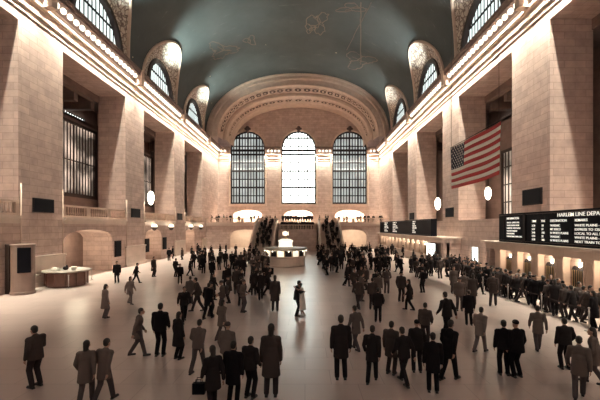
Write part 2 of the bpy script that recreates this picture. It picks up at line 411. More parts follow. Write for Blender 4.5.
# lunette shells (carved penetrations into the vault) + lunette windows
def window_unit(idx, O, du, dn, c, half, zb, spring, r, m_pane, nbars, rails, depth=.3, bar=.07, th=.22, rounded=True, heavy=(), mf=None):
    """glazed window: pane, frame bars; O,du,dn like wall()"""
    mf = mf or M_BRONZE2
    O, du, dn = Vector(O), Vector(du), Vector(dn); P = lambda u, z, t: O + du * u + Vector((0, 0, z)) + dn * t
    root = empty('window_%d' % idx, P(c, zb, depth)); root['kind'] = 'structure'; base = Vector(root.location)
    top = (lambda u: spring + r * math.sqrt(max(0, 1 - ((u - c) / half) ** 2))) if rounded else (lambda u: spring)
    def bx(mb, u0, u1, z0a, z1a, t0, t1, z1b=None):
        z1b = z1a if z1b is None else z1b
        v = [P(u0, z0a, t0) - base, P(u1, z0a, t0) - base, P(u1, z1b, t0) - base, P(u0, z1a, t0) - base,
             P(u0, z0a, t1) - base, P(u1, z0a, t1) - base, P(u1, z1b, t1) - base, P(u0, z1a, t1) - base]
        for q in ((0, 1, 2, 3), (4, 5, 6, 7), (0, 1, 5, 4), (2, 3, 7, 6), (0, 3, 7, 4), (1, 2, 6, 5)): mb.face([v[i] for i in q])
    mb = MB(); n = 20
    for i in range(n):
        a, b = c - half + 2 * half * i / n, c - half + 2 * half * (i + 1) / n
        bx(mb, a, b, zb, top(a), depth + th, depth + th + .04, top(b))
    mb.build('pane', m_pane, root)
    mb = MB()
    for i in range(1, nbars):
        u = c - half + 2 * half * i / nbars; ww = bar * (1.8 if i in heavy else 1)
        bx(mb, u - ww / 2, u + ww / 2, zb, top(u - ww / 2), depth, depth + th * .8, top(u + ww / 2))
    mb.build('glazing_bars', mf, root)
    mb = MB()
    for z, hh in rails:
        if z <= spring: e = half
        else: e = half * math.sqrt(max(0, 1 - ((z - spring) / r) ** 2))
        bx(mb, c - e, c + e, z - hh / 2, z + hh / 2, depth - .04, depth + th * .7)
    mb.build('cross_rails', mf, root)
    mb = MB(); fw = .28
    bx(mb, c - half, c + half, zb, zb + fw * 1.3, depth - .1, depth + th)
    bx(mb, c - half, c - half + fw, zb, spring, depth - .1, depth + th); bx(mb, c + half - fw, c + half, zb, spring, depth - .1, depth + th)
    if rounded:
        for i in range(24):
            a, b = PI * i / 24, PI * (i + 1) / 24
            o = [(c - half * math.cos(a), spring + r * math.sin(a)), (c - half * math.cos(b), spring + r * math.sin(b)),
                 (c - (half - fw) * math.cos(b), spring + (r - fw) * math.sin(b)), (c - (half - fw) * math.cos(a), spring + (r - fw) * math.sin(a))]
            A = [P(u, z, depth - .1) - base for u, z in o]; B = [P(u, z, depth + th) - base for u, z in o]
            mb.face(A); mb.face([A[2], A[3], B[3], B[2]]); mb.face([A[0], A[1], B[1], B[0]])
    else: bx(mb, c - half, c + half, spring - fw, spring, depth - .1, depth + th)
    mb.build('window_frame', mf, root)
    return root
widx = 1
for c in WC:
    mid = abs(c - XC) < .1
    window_unit(widx, (0, YE, 0), (1, 0, 0), (0, 1, 0), c, WR, 9.75, 22.5, WR, M_PANE_MID if mid else M_PANE_SIDE, 12,
                [(9.75 + 1.9 * i, .22 if i % 2 else .38) for i in range(1, 9)] + [(22.1, .5)], .35, .19 if not mid else .15, .3, True, (3, 6, 9)); widx += 1
for c in WC:
    window_unit(widx, (0, YB, 0), (1, 0, 0), (0, -1, 0), c, WR, 9.75, 22.5, WR, M_PANE_WEST, 8, [(9.75 + 3 * i, .3) for i in range(1, 5)]); widx += 1
for s, X0 in ((-1, XL), (1, XR)):
    for a, b in BAYS:
        c = (a + b) / 2
        mb = MB(); n = 24; prev = None
        for i in range(n + 1):
            t = PI * i / n; y0, z0 = c - 4.3 * math.cos(t), 22.7 + 4.5 * math.sin(t)
            y1, z1 = c - LR * math.cos(t), 22.5 + LH * math.sin(t)
            A = Vector((X0, y0, z0)); B = Vector((vx(z1, s), y1, z1)); row = []
            for k in range(7):
                q = k / 6; p = A.lerp(B, q); p.z += .35 * math.sin(PI * q) * math.sin(t); row.append(mb.bm.verts.new(p))
            if prev:
                for k in range(6):
                    f = mb.bm.faces.new((prev[k], prev[k + 1], row[k + 1], row[k])); f.smooth = True; f.material_index = 0
            prev = row
        # raised rim where the shell meets the vault, and inner dark archivolt
        for (ra, rb, rz0, rz1, dx, mi) in ((LR, LR + .0, 0, 0, 0, 1),):
            pass
        bmesh.ops.remove_doubles(mb.bm, verts=mb.bm.verts, dist=1e-4)
        o = struct(mb.build('ceiling_lunette_shell', M_ORN))
        mb = MB(); prev = None
        for i in range(33):
            t = PI * i / 32; z1 = 22.5 + LH * math.sin(t); y1 = c - LR * math.cos(t); p = Vector((vx(z1, s), y1, z1))
            out = Vector((0, -math.cos(t), math.sin(t))) ; inn = Vector((-s, 0, 0))
            ring = [mb.bm.verts.new(p + out * .16 + inn * .02), mb.bm.verts.new(p + out * .1 + inn * .22), mb.bm.verts.new(p - out * .16 + inn * .22), mb.bm.verts.new(p - out * .2 + inn * -.05)]
            if prev:
                for k in range(3): mb.bm.faces.new((prev[k], prev[k + 1], ring[k + 1], ring[k]))
            prev = ring
        struct(mb.build('trim_lunette_rim', M_PLAIN))
        mb = MB(); prev = None                       # dark bronze archivolt round the glass
        for i in range(25):
            t = PI * i / 24; cs, sn = -math.cos(t), math.sin(t)
            ring = [mb.bm.verts.new(Vector((X0 - s * .02, c + cs * 4.42, 22.7 + sn * 4.62))), mb.bm.verts.new(Vector((X0 - s * .2, c + cs * 4.3, 22.7 + sn * 4.5))),
                    mb.bm.verts.new(Vector((X0 - s * .2, c + cs * 3.8, 22.7 + sn * 4.0))), mb.bm.verts.new(Vector((X0 + s * .3, c + cs * 3.75, 22.7 + sn * 3.95)))]
            if prev:
                for k in range(3): mb.bm.faces.new((prev[k], prev[k + 1], ring[k + 1], ring[k]))
            prev = ring
        struct(mb.build('trim_lunette_archivolt', M_BRONZE))
        window_unit(widx, (X0, 0, 0), (0, 1, 0), (s, 0, 0), c, 4.3, 22.7, 22.9, 4.3, M_PANE_LUN, 14, [(25.2, .2)], .25, .13, .06); widx += 1
        # gallery grille windows behind the piers
        if s < 0: window_unit(widx, (X0 + s * 3.55, 0, 0), (0, 1, 0), (s, 0, 0), c, 5.8, 7.5, 15.15, 1, M_PANE_GRILLE, 24, [(11.2, .1)], .1, .12, .08, False, (8, 16), M_BRONZE)
        else: window_unit(widx, (X0 + s * 3.55, 0, 0), (0, 1, 0), (s, 0, 0), c, 3.0, GF + .1, 12.4, 1, M_PANE_GRILLE, 10, [(7, .12), (8.8, .12), (10.6, .12)], .1, .14, .08, False, (5,), M_BRONZE)
        widx += 1
# coffered end arch -------------------------------------------------
def ring_pts(d, y, n=72):
    a, b = VA - d, VB - d; pts = []
    for i in range(n + 1):
        th = PI * (1 - i / n); c, si = math.cos(th), math.sin(th)
        pts.append(Vector((XC + a * math.copysign(abs(c) ** (2 / VN), c), y, ZS + b * si ** (2 / VN))))
    return pts
PROF = [(-.3, 71.2), (-.05, 70.9), (.25, 70.9), (.35, 71.15), (.75, 71.2), (.8, 71.0), (1.0, 71.05), (1.1, 71.4), (1.9, 71.5), (2.0, 71.3), (2.2, 71.35), (2.35, 71.9), (2.6, 74.0), (2.65, 74.3), (2.9, 74.2), (3.3, 74.3), (3.4, 74.9), (3.45, 77.9), (3.6, 78.0), (3.6, 81.0)]
mb = MB(); rings = [[mb.bm.verts.new(p) for p in ring_pts(d, y)] for d, y in PROF]
for A, B in zip(rings, rings[1:]):
    for i in range(len(A) - 1): mb.bm.faces.new((A[i], A[i + 1], B[i + 1], B[i]))
arch = mb.build('trim_1', M_PLAIN); struct(arch)
def rosette_mesh(sc):
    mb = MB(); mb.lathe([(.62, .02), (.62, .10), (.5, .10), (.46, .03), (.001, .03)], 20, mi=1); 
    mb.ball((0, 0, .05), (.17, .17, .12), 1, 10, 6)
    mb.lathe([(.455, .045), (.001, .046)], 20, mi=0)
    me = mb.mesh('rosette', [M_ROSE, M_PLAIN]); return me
RM = rosette_mesh(1)
for (d0, y0, d1, y1, cnt, sc) in ((2.38, 72.1, 2.58, 73.8, 29, 1.55), (3.41, 75.0, 3.44, 77.7, 25, 1.35)):
    a0, a1 = ring_pts(d0, y0, 720), ring_pts(d1, y1, 720)
    for k in range(cnt):
        i = int(30 + (660) * (k + .5) / cnt); p = (a0[i] + a1[i]) / 2
        tang = (a0[i + 2] - a0[i - 2]).normalized(); dep = (a1[i] - a0[i]).normalized(); nrm = tang.cross(dep).normalized()
        if nrm.z > 0: nrm = -nrm
        tang = dep.cross(nrm).normalized()
        R = Matrix((tang, dep, nrm)).transposed().to_4x4()
        o = link('rosette', RM, arch); o.matrix_world = Matrix.Translation(p + nrm * .01) @ R @ Matrix.Diagonal((sc, sc, sc, 1))
# moulded surrounds and keystones of the east windows
for c in WC:
    mb = MB(); prev = None
    path = [(c - WR, 9.6, -1, 0)] + [(c - WR * math.cos(PI * i / 24), 22.5 + WR * math.sin(PI * i / 24), -math.cos(PI * i / 24), math.sin(PI * i / 24)) for i in range(25)] + [(c + WR, 9.6, 1, 0)]
    for x, z, nx, nz in path:
        ring = [mb.bm.verts.new((x + nx * e, YE - d, z + nz * e)) for e, d in ((0, -.1), (0, .14), (.22, .2), (.42, .1), (.42, 0))]
        if prev:
            for k in range(4): mb.bm.faces.new((prev[k], prev[k + 1], ring[k + 1], ring[k]))
        prev = ring
    mb.box(c - WR - .5, c + WR + .5, YE - .3, YE, 9.2, 9.6)
    struct(mb.build('trim_window_surround', M_PLAIN))
    mb = MB(); mb.limb((c, YE - .25, 26.3), (c, YE - .4, 27.1), .28, .42, 0, 10); mb.ball((c - .45, YE - .25, 26.9), .28, 0, 10, 8); mb.ball((c + .45, YE - .25, 26.9), .28, 0, 10, 8)
    struct(mb.build('trim_keystone', M_ROSE))
# cornices ----------------------------------------------------------
CP = [(0, 19.6), (.05, 19.62), (.06, 19.75), (.03, 19.8), (.03, 20.05), (.13, 20.1), (.14, 20.25), (.03, 20.3), (.03, 20.8), (.2, 20.85), (.24, 20.95), (.22, 21.1), (.12, 21.2), (.10, 21.55),
      (.10, 22.05), (.75, 22.1), (.78, 22.35), (.85, 22.4), (.9, 22.7), (0, 22.75)]
def cornice(name, a, b, dirn):
    mb = MB(); A = [mb.bm.verts.new(Vector(a) + Vector(dirn) * d + Vector((0, 0, z))) for d, z in CP]
    B = [mb.bm.verts.new(Vector(b) + Vector(dirn) * d + Vector((0, 0, z))) for d, z in CP]
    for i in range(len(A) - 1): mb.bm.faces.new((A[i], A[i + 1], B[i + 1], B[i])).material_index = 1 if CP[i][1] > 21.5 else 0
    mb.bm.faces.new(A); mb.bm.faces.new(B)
    return struct(mb.build(name, [M_PLAIN, M_SHADESTONE]))
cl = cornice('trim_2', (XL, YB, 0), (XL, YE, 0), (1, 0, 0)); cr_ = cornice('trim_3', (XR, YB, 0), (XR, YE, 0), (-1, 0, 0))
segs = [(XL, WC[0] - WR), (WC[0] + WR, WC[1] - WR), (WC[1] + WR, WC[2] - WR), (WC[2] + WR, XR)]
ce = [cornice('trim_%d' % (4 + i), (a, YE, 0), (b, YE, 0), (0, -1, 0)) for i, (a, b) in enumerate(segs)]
bmesh_b = MB(); bmesh_b.ball((0, 0, 0), (.22, .25, .25), 0, 12, 8); BM = bmesh_b.mesh('bulb', M_BULB)
y = 14.0
k = 0
while y < 80.3:
    near_pier = any(abs(y - c) < .5 for c in (26.75, 41.35, 56.0, 70.9))
    if not near_pier:
        for par, X in ((cl, XL + .47), (cr_, XR - .47)): link('bulb', BM, par, (X, y, 21.8))
    y += .8
for par, (a, b) in zip(ce, segs):
    x = a + .8
    while x < b - .4:
        o = link('bulb', BM, par, (x, YE - .47, 21.8)); o.rotation_euler = (0, 0, PI / 2); x += .8
# pier brackets on cornice, plinths at pier feet
for n_, (s, X0) in enumerate(((-1, XL), (1, XR))):
    mb = MB()
    for c in (26.75, 41.35, 56.0, 70.9):
        mb.box(X0 + s * -.95, X0, c - .3, c + .3, 21.0, 22.72)
    struct(mb.build('trim_cornice_brackets', M_PLAIN))
edges = [(9.9, 14.4), (24.5, 29), (39.1, 43.6), (53.8, 58.3), (68.4, 71.2)]
mb = MB()
for a, b in edges:
    mb.box(XL, XL + .16, a - .1, b + .1, 0, 2.15); mb.box(XL, XL + .24, a - .15, b + .15, 2.15, 2.3); mb.box(XL, XL + .28, a - .2, b + .2, 0, .3)
struct(mb.build('baseboard_left', M_MARBLE))
mb = MB()
for a, b in edges:
    mb.box(XR - .16, XR, a - .1, b + .1, 0, 2.15); mb.box(XR - .24, XR, a - .15, b + .15, 2.15, 2.3)
struct(mb.build('baseboard_right', M_MARBLE))
mb = MB()
for a, b in edges[:-1]:
    for y in (a + .12, b - .12): mb.cone((XL + .10, y, 2.3), .04, .04, 5.2, 8)
struct(mb.build('trim_pier_rolls', M_PLAIN))
# balustrades -------------------------------------------------------
def balustrade(p0, p1, z, label, name='balustrade', hgt=1.1, out=(1, 0, 0), group=None):
    p0, p1 = Vector(p0), Vector(p1); d = (p1 - p0); Ln = d.length; d.normalize(); n = Vector(out)
    root = empty(name, p0); tag(root, label, 'balustrade', group)
    def obx(mb, u0, u1, n0, n1, z0, z1, mi=0):
        v = [d * u + n * m + Vector((0, 0, zz)) for zz in (z0, z1) for (u, m) in ((u0, n0), (u1, n0), (u1, n1), (u0, n1))]
        for q in ((0, 1, 2, 3), (4, 5, 6, 7), (0, 1, 5, 4), (1, 2, 6, 5), (2, 3, 7, 6), (3, 0, 4, 7)): mb.face([v[i] for i in q], mi)
    mb = MB(); obx(mb, 0, Ln, -.12, .28, -.14, .06); obx(mb, 0, Ln, -.05, .14, -.5, -.14); mb.build('ledge', M_MARBLE, root)
    mb = MB(); obx(mb, 0, Ln, -.2, .06, .06, .22); mb.build('plinth', M_PLAIN, root)
    mb = MB(); obx(mb, 0, Ln, -.24, .1, hgt - .15, hgt); mb.build('handrail', M_PLAIN, root)
    nb = max(1, round(Ln / 3.3))
    for i in range(nb + 1):
        mb = MB(); u = Ln * i / nb; obx(mb, max(0, u - .28), min(Ln, u + .28), -.2, .06, .2, hgt - .14); mb.build('pedestal', M_PLAIN, root)
        if i < nb:
            mc = MB()
            u0, u1 = u + .3, Ln * (i + 1) / nb - .3; m = int((u1 - u0) / .3)
            for j in range(m):
                q = u0 + (u1 - u0) * (j + .5) / m; c = d * q + n * -.07
                mc.lathe([(.045, .2), (.085, .38), (.04, .62), (.06, hgt - .15)], 6, tuple(c), 0, True)
            mc.build('baluster_panel', M_PLAIN, root)
    return root
for s, X0, nm in ((-1, XL, 'left'),):
    for i, (a, b) in enumerate(BAYS[1:]):
        w_ = ['nearest', 'second', 'third', 'farthest'][i]
        balustrade((X0, a, GF), (X0, b, GF), GF, 'stone balustrade closing the %s tall opening of the %s wall' % (w_, nm), out=(-s, 0, 0), group='stone balustrades between the %s piers' % nm)
# east gallery: slab, front wall with arches, rail -------------------
YG = 71.2
gh = [(-15.2, -9.0, 0, seg(-15.2, -9.0, 2.9, 1.05), 16), (6.3, 12.5, 0, seg(6.3, 12.5, 2.9, 1.05), 16), (-4.7, 1.8, 0, seg(-4.7, 1.8, 2.3, 1.1), 16)]
wall('wall_east_gallery', (0, YG, 0), (1, 0, 0), (0, 1, 0), XL, XR, 0, GF, .8, gh, M_STONE)
mb = MB(); mb.box(XL, XR, YG, YE + 3.5, GF - .3, GF - .002); mb.box(XL, XR, 77.5, 77.8, 0, GF - .3)
struct(mb.build('floor_east_gallery', M_MARBLE))
mb = MB()      # bright vestibules behind the gallery doorways
for c in WC:
    mb.box(c - 3.6, c - 3.4, YE + 1.2, YE + 3.4, GF, 8.7); mb.box(c + 3.4, c + 3.6, YE + 1.2, YE + 3.4, GF, 8.7)
    mb.box(c - 3.6, c + 3.6, YE + 3.3, YE + 3.5, GF, 8.7); mb.box(c - 3.6, c + 3.6, YE + 1.2, YE + 3.5, 8.6, 8.8)
struct(mb.build('wall_vestibule', M_PLAIN))
for c in WC:
    area('vestibule_light', (c, YE + 2.2, 8.5), (0, 0, 0), 5, 1.2, 900, CORN)
    area('passage_light', (c + .3, 74.5, GF - .4), (0, 0, 0), 5, 1.5, 240, WARM)
balustrade((XL, YG, GF), (-5.4, YG, GF), GF, 'stone balustrade of the far gallery, left of the central stair landing', out=(0, -1, 0))
balustrade((2.5, YG, GF), (XR, YG, GF), GF, 'stone balustrade of the far gallery, right of the central stair landing', out=(0, -1, 0))
# central landing and two flights -----------------------------------
root = empty('staircase', (XC, 66, 0)); tag(root, 'double stone staircase descending from the far gallery with central landing block', 'staircase')
mb = MB(); mb.box(-3.6, 3.6, -.2, 5.2, 0, 3.9); mb.box(-3.2, 3.2, 3.8, 5.2, 3.9, 4.35); mb.box(-3.2, 3.2, 4.5, 5.2, 4.35, 4.8)
mb.build('landing_block', M_STONE, root)
mb = MB(); mb.box(-3.4, 3.4, -.25, -.05, 4.75, 4.9); mb.box(-3.4, 3.4, -.25, -.05, 3.9, 4.02)
for i in range(23): mb.cone((-3.3 + .3 * i, -.15, 4.0), .045, .045, .76, 6)
mb.build('landing_rail', M_PLAIN, root)
for s in (-1, 1):
    mb = MB(); x0, x1 = s * 4.4, s * 8.0
    for i in range(26): mb.box(x0, x1, 5.2 - .36 * (26 - i), 5.2 - .36 * (25 - i), 0, .2 * (i + 1))
    mb.build('flight', M_MARBLE, root)
    for xx, nm in ((s * 4.15, 'inner_parapet'), (s * 8.1, 'outer_parapet')):
        mb = MB(); a, b = xx - .18, xx + .18
        top = [(5.2, 6.1), (1.5, 4.9), (-2.5, 2.6), (-4.6, 1.35), (-5.0, 1.3)]; bot = [(p[0], 0) for p in top]
        for (ya, za), (yb, zb_) in zip(top, top[1:]):
            mb.face([(a, ya, 0), (a, yb, 0), (a, yb, zb_), (a, ya, za)]); mb.face([(b, ya, 0), (b, yb, 0), (b, yb, zb_), (b, ya, za)])
            mb.face([(a, ya, za), (b, ya, za), (b, yb, zb_), (a, yb, zb_)])
        mb.face([(a, -5, 0), (b, -5, 0), (b, -5, 1.3), (a, -5, 1.3)]); mb.build(nm, M_MARBLE, root)
def lantern(loc, label, group, post=True, r=.34):
    o = empty('globe_lamp', loc); tag(o, label, 'lamp', group)
    mb = MB(); mb.ball((0, 0, 0), r, 0, 18, 12); mb.build('globe', M_GLOBE, o)
    mb = MB()
    if post: mb.lathe([(.2, -1.6), (.2, -1.5), (.06, -1.4), (.05, -.5), (.16, -r - .02), (.001, -r)], 12)
    else: mb.lathe([(.001, r + .25), (.08, r + .2), (.26, r - .02), (.3, r - .12)], 12); mb.box(-.04, .04, 0, .63, r + .1, r + .18)
    mb.build('bracket', M_BRONZE, o); return o
lantern((XC - 6.0, 70.55, 3.75), 'glowing globe lamp over the left stair flight', 'stair lamps', False); lantern((XC + 5.9, 70.55, 3.75), 'glowing globe lamp over the right stair flight', 'stair lamps', False)
for x in (-6.1, 6.2): point('stair_lamp_light', (XC + x, 69.9, 3.9), 60, WARM, .3)
# ------------------------------------------------------------------ gallery chandeliers seen through the openings
def chandelier(loc, label, rh=.75):
    o = empty('chandelier', loc); tag(o, label, 'chandelier', None)
    mb = MB(); mb.lathe([(.001, -rh * 1.6), (rh * .35, -rh * 1.4), (rh * .65, -rh * .6), (rh * .72, .1), (rh * .6, rh * .9), (rh * .3, rh * 1.4), (.001, rh * 1.5)], 20, smooth=True)
    mb.build('lit_bowl', M_GLOBE, o)
    mb = MB(); mb.lathe([(.05, rh * 1.15), (.04, 8.2 if loc[2] < 9 else 6)], 8)
    mb.build('chain_and_ring', M_BRONZE, o)
    point('chandelier_light', (loc[0], loc[1], loc[2]), 130, WARM, rh * 1.3); return o
chandelier((XL - 1.5, 49.0, 8.5), 'glowing bowl chandelier hanging in the second left opening', .62)
chandelier((XR + 1.5, 49.2, 7.7), 'tall glowing chandelier hanging in the second right opening', .55)
chandelier((XR + 1.2, 35.1, 7.8), 'glowing chandelier hanging below the flag in the nearest right opening', .42)
# skylight grids glimpsed at the top of the openings
for s, X0, nm in ((-1, XL, 'left'), (1, XR, 'right')):
    for i, (a, b) in enumerate(BAYS[1:3]):
        o = empty('skylight_grid', (X0 + s * 6.3, b - .5, 16.4)); tag(o, 'small bright gridded light high behind the %s %s opening' % (['nearest', 'second'][i], nm), 'skylight')
        mb = MB(); mb.box(0, s * -.05, 0, 3.2, 0, .8); mb.build('glow_panel', M_SIGNW, o)
        mb = MB()
        for k in range(8): mb.box(s * -.05, s * -.12, .42 * k, .42 * k + .14, 0, .8)
        for k in range(3): mb.box(s * -.05, s * -.12, 0, 3.2, .35 * k, .35 * k + .08)
        mb.build('grid', M_BLACK, o)
# ------------------------------------------------------------------ wall screens on the piers
def on_wall(s, y0, y1, z0, z1, name, label, cat, m=M_BLACK, group=None, th=.12, off=.0):
    X = (XL + off) if s < 0 else (XR - off)
    o = empty(name, (X, (y0 + y1) / 2, z0)); tag(o, label, cat, group); L = (y1 - y0) / 2; hz = z1 - z0; q = -s
    mb = MB(); mb.box(0, q * th, -L, L, 0, hz, bev=.02); mb.build('casing', M_BRONZE2, o)
    mb = MB(); mb.box(q * th, q * (th + .02), -L + .08, L - .08, .08, hz - .08); mb.build('face_panel', m, o); return o
ords = ['nearest', 'second', 'third']
for i, y in enumerate((26.8, 41.4, 56.0)):
    yr = y - (.45 if i == 0 else 0)
    on_wall(-1, y - 1.05, y + 1.05, 5.55, 6.6, 'dark_screen', 'dark rectangular screen on the %s left pier above the plinth' % ords[i], 'screen')
    on_wall(1, yr - 1.1, yr + 1.1, 6.1 if i == 0 else 5.6, 7.3 if i == 0 else 6.7, 'dark_screen', 'dark rectangular screen on the %s right pier' % ords[i], 'screen')
for y, i in ((37.45, 0), (44.3, 1), (49.9, 2)):
    on_wall(-1, y - .6, y + .6, 1.3, 3.0, 'poster_panel', 'tall black poster panel ' + ['right of the large arch in the left wall', 'at the near side of the small lit doorway, left wall', 'at the far side of the small lit doorway, left wall'][i], 'panel')
# wall lanterns under the left ledge
for i, y in enumerate((45.6, 51.3, 60.2, 66)):
    o = empty('wall_lantern', (XL + .45, y, 4.45)); tag(o, 'basket-shaped glowing wall lantern under the left ledge, ' + ['first from the camera', 'second from the camera', 'third from the camera', 'last before the far gallery'][i], 'wall lamp', 'basket lanterns on the left wall')
    mb = MB(); mb.lathe([(.001, -.5), (.2, -.42), (.36, -.15), (.36, .0)], 14, smooth=True); mb.build('basket', M_BRONZE, o)
    mb = MB(); mb.lathe([(.35, 0), (.33, .2), (.2, .36), (.001, .4)], 14, smooth=True); mb.build('glass', M_LANT, o)
    mb = MB(); mb.box(-.45, -.3, -.05, .05, -.1, .1); mb.build('bracket', M_BRONZE, o)
    point('lantern_light', (XL + .75, y, 4.9), 14, WARM, .25)
for y in (46.4, 61.2): point('doorway_light', (XL - 1.4, y, 3.1), 90, WARM, .3)
point('arch_recess_light', (XL - 1.5, 33, 3.0), 150, WARM, 1.0)
point('arch_recess_light', (XL - 1.5, 18.5, 3.0), 170, WARM, 1.0)
# right: light of the doorway drawn as a glowing panel
o = empty('lit_doorway_panel', (XR + .1, 35.5, .9)); tag(o, 'white lit doorway of the right wall, its light drawn as a glowing panel', 'panel')
mb = MB(); mb.box(0, .1, -.62, .62, 0, 1.5, bev=.02); mb.build('glow_panel', M_SIGNW, o)
mb = MB(); mb.box(0, .12, -.72, -.62, -.9, 1.55); mb.box(0, .12, .62, .72, -.9, 1.55); mb.box(0, .12, -.62, .62, -.9, -.02); mb.build('frame', M_BRONZE, o)
# ------------------------------------------------------------------ ticket offices
XO = 15.0
def text(s, x, y, z, size, m=M_TEXT, parent=None, name='lettering', sx=1.0, rot=-PI / 2):
    cu = bpy.data.curves.new(name, 'FONT'); cu.body = s; cu.size = size; cu.extrude = .008; cu.offset = size * .008
    t = bpy.data.objects.new(name, cu); COL.objects.link(t); bpy.context.view_layer.update()
    me = bpy.data.meshes.new_from_object(t.evaluated_get(bpy.context.evaluated_depsgraph_get())); bpy.data.objects.remove(t)
    me.materials.clear(); me.materials.append(m); o = link(name, me)
    if parent: o.parent = parent
    o.location = (x, y, z); o.rotation_euler = (PI / 2, 0, rot); o.scale = (sx, 1, 1); return o
def office(y0, y1, wins, label, where):
    root = empty('ticket_office', (XO, y0, 0)); tag(root, label, 'ticket office'); Ln = y1 - y0
    mb = MB(); mb.box(.45, XR - XO, 0, Ln, 0, 3.25); mb.box(.0, .75, 0, .5, 0, 2.75); mb.box(0, .75, Ln - .5, Ln, 0, 2.75); mb.build('wall_face', M_STONE, root)
    mb = MB(); mb.box(-.05, XR - XO, -.05, Ln + .05, 2.72, 3.15); mb.box(-.35, XR - XO, -.3, Ln + .3, 3.15, 3.33, bev=.03); mb.build('entablature', M_MARBLE, root)
    mb = MB(); mb.box(-.12, .75, 0, Ln, 0, .95); mb.box(-.35, .75, 0, Ln, .95, 1.05); mb.build('counter', M_MARBLE, root)
    pil = MB()
    pil.box(.06, .75, -.38, .38, 0, 1.67); pil.box(.0, .75, -.43, .43, 1.5, 1.67); pil.box(.0, .75, -.43, .43, 0, .14)
    for j in range(5): pil.box(.03, .07, -.34 + .145 * j, -.34 + .145 * j + .1, .14, 1.5)
    pm = pil.mesh('pilaster', M_PLAIN)
    sc_ = MB(); sc_.box(0, .06, -.52, .52, 0, .95, mi=0)
    sc_.cone((0, -.26, .95), .25, .25, .06, 16, axis='X'); sc_.cone((0, .26, .95), .25, .25, .06, 16, axis='X')
    for j in range(7): sc_.box(-.03, 0, -.5 + .155 * j, -.47 + .155 * j, 0, .95, mi=1)
    sm = sc_.mesh('bronze_screen', [M_BRONZE2, M_BRASS])
    lm = MB(); lm.ball((0, 0, 0), (.08, .08, .10), 0, 12, 8); lm = lm.mesh('lamp_bulb', M_GLOBE)
    for i, y in enumerate(wins):
        link('bronze_screen', sm, root, (.36, y - y0, 1.05)); link('lamp_bulb', lm, root, (.2, y - y0 - .3, 2.3))
        link('pilaster', pm, root, (0, y - y0 + 1.15, 1.05))
        if where == 'near': point('ticket_window_light', (XO + .1, y - .1, 2.3), 24, WARM, .12)
    return root
wn = [26.4 - 2.2 * i for i in range(7)]
o1 = office(11.5, 29.2, wn, 'near ticket office with lamplit bronze windows under the large departure board', 'near')
wf = [44.8 + 2.2 * i for i in range(12)]
o2 = office(38.5, 71.1, wf, 'far ticket office with a row of dark bronze windows under the far departure board', 'far')
area('far_ticket_row_light', (XO + .3, 57.5, 2.68), (0, 0, 0), .2, 26, 160, WARM)
def board(y0, y1, label):
    root = empty('departure_board', (XO, y0, 3.34)); tag(root, label, 'departure board'); L = y1 - y0
    mb = MB(); mb.box(0, .7, 0, L, 0, 2.1, bev=.03); mb.build('cabinet', M_BLACK, root)
    mb = MB()
    for z in (.1, 1.95): mb.box(-.04, 0, .05, L - .05, z, z + .05)
    mb.build('edge_strips', M_BRONZE, root); return root
b1 = board(9.5, 27.3, 'large black departure board reading HARLEM LINE DEPARTURES on the near ticket office')
# lettering reads from far (left) to near (right): y measured from the board's far end
def bt(s, Y, z, size, sx=1.0): text(s, -.03, Y - 9.5, z, size, parent=b1, sx=sx)
bt('HARLEM LINE DEPARTURES', 20.95, 1.72, .30, 1.15)
for s, Y in (('TIME', 23.3), ('TRK', 22.4), ('DESTINATION', 21.55), ('REMARKS', 19.6)): bt(s, Y, 1.42, .2, 1.05)
rows = [('5:28', '18', 'WASSAIC', 'WHITE PLAINS - FIRST STOP'), ('5:31', '31', 'MT KISCO', 'EXPRESS TO 125 STREET'), ('5:46', '106', 'N WHITE PLAINS', 'LOCAL TO ALL STOPS'),
        ('5:54', '32', 'WASSAIC', 'WHITE PLAINS - FIRST STOP'), ('5:58', '105', 'N WHITE PLAINS', 'NEXT TRAIN TO WHITE PLAINS')]
for i, r in enumerate(rows):
    z = 1.14 - .225 * i
    for s, Y, sx in zip(r, (23.3, 22.35, 21.55, 19.6), (1, 1, 1.0, 1.2)): bt(s, Y, z, .185, sx * 1.05)
bt('INFORMATION', 26.2, 1.66, .22, 1.0)
for i, s in enumerate(('TRACKS - LOWER LEVEL', 'TRAINS LEAVING FROM', 'STAMFORD  NEW HAVEN', 'CROTON HARMON', 'POUGHKEEPSIE', 'WASHROOMS LOWER LEVEL')): bt(s, 26.2, 1.38 - .2 * i, .15, .95)
mb = MB(); mb.box(-.05, 0, 24.0 - 9.5, 24.25 - 9.5, .1, 2.0); mb.box(-.03, 0, 26.6 - 9.5, 26.66 - 9.5, .1, 2.0); mb.build('divider', M_BRONZE2, b1)
b2 = board(42.0, 70.6, 'long black departure board on the far ticket office')
for Y, n in ((49.2, 6), (66.5, 6), (60.2, 6)):
    for i in range(n): text(['TRAIN TO', 'EXPRESS', 'STAMFORD', 'NEW HAVEN', 'LOCAL', 'BREWSTER'][i], -.03, Y - 42, 1.75 - .29 * i, .27, parent=b2, sx=1.1 if Y < 50 else 2)
o = on_wall(1, 40.3, 43.2, 1.0, 2.6, 'advert_lightbox', 'glowing white advertising box at the near end of the far ticket office', 'lightbox', M_SIGNW, off=2.0)
mb = MB()
for a in (-.55, .3): mb.box(-.15, -.16, a - .25, a + .2, .65, .9)
mb.build('printed_marks', M_BLACK, o)
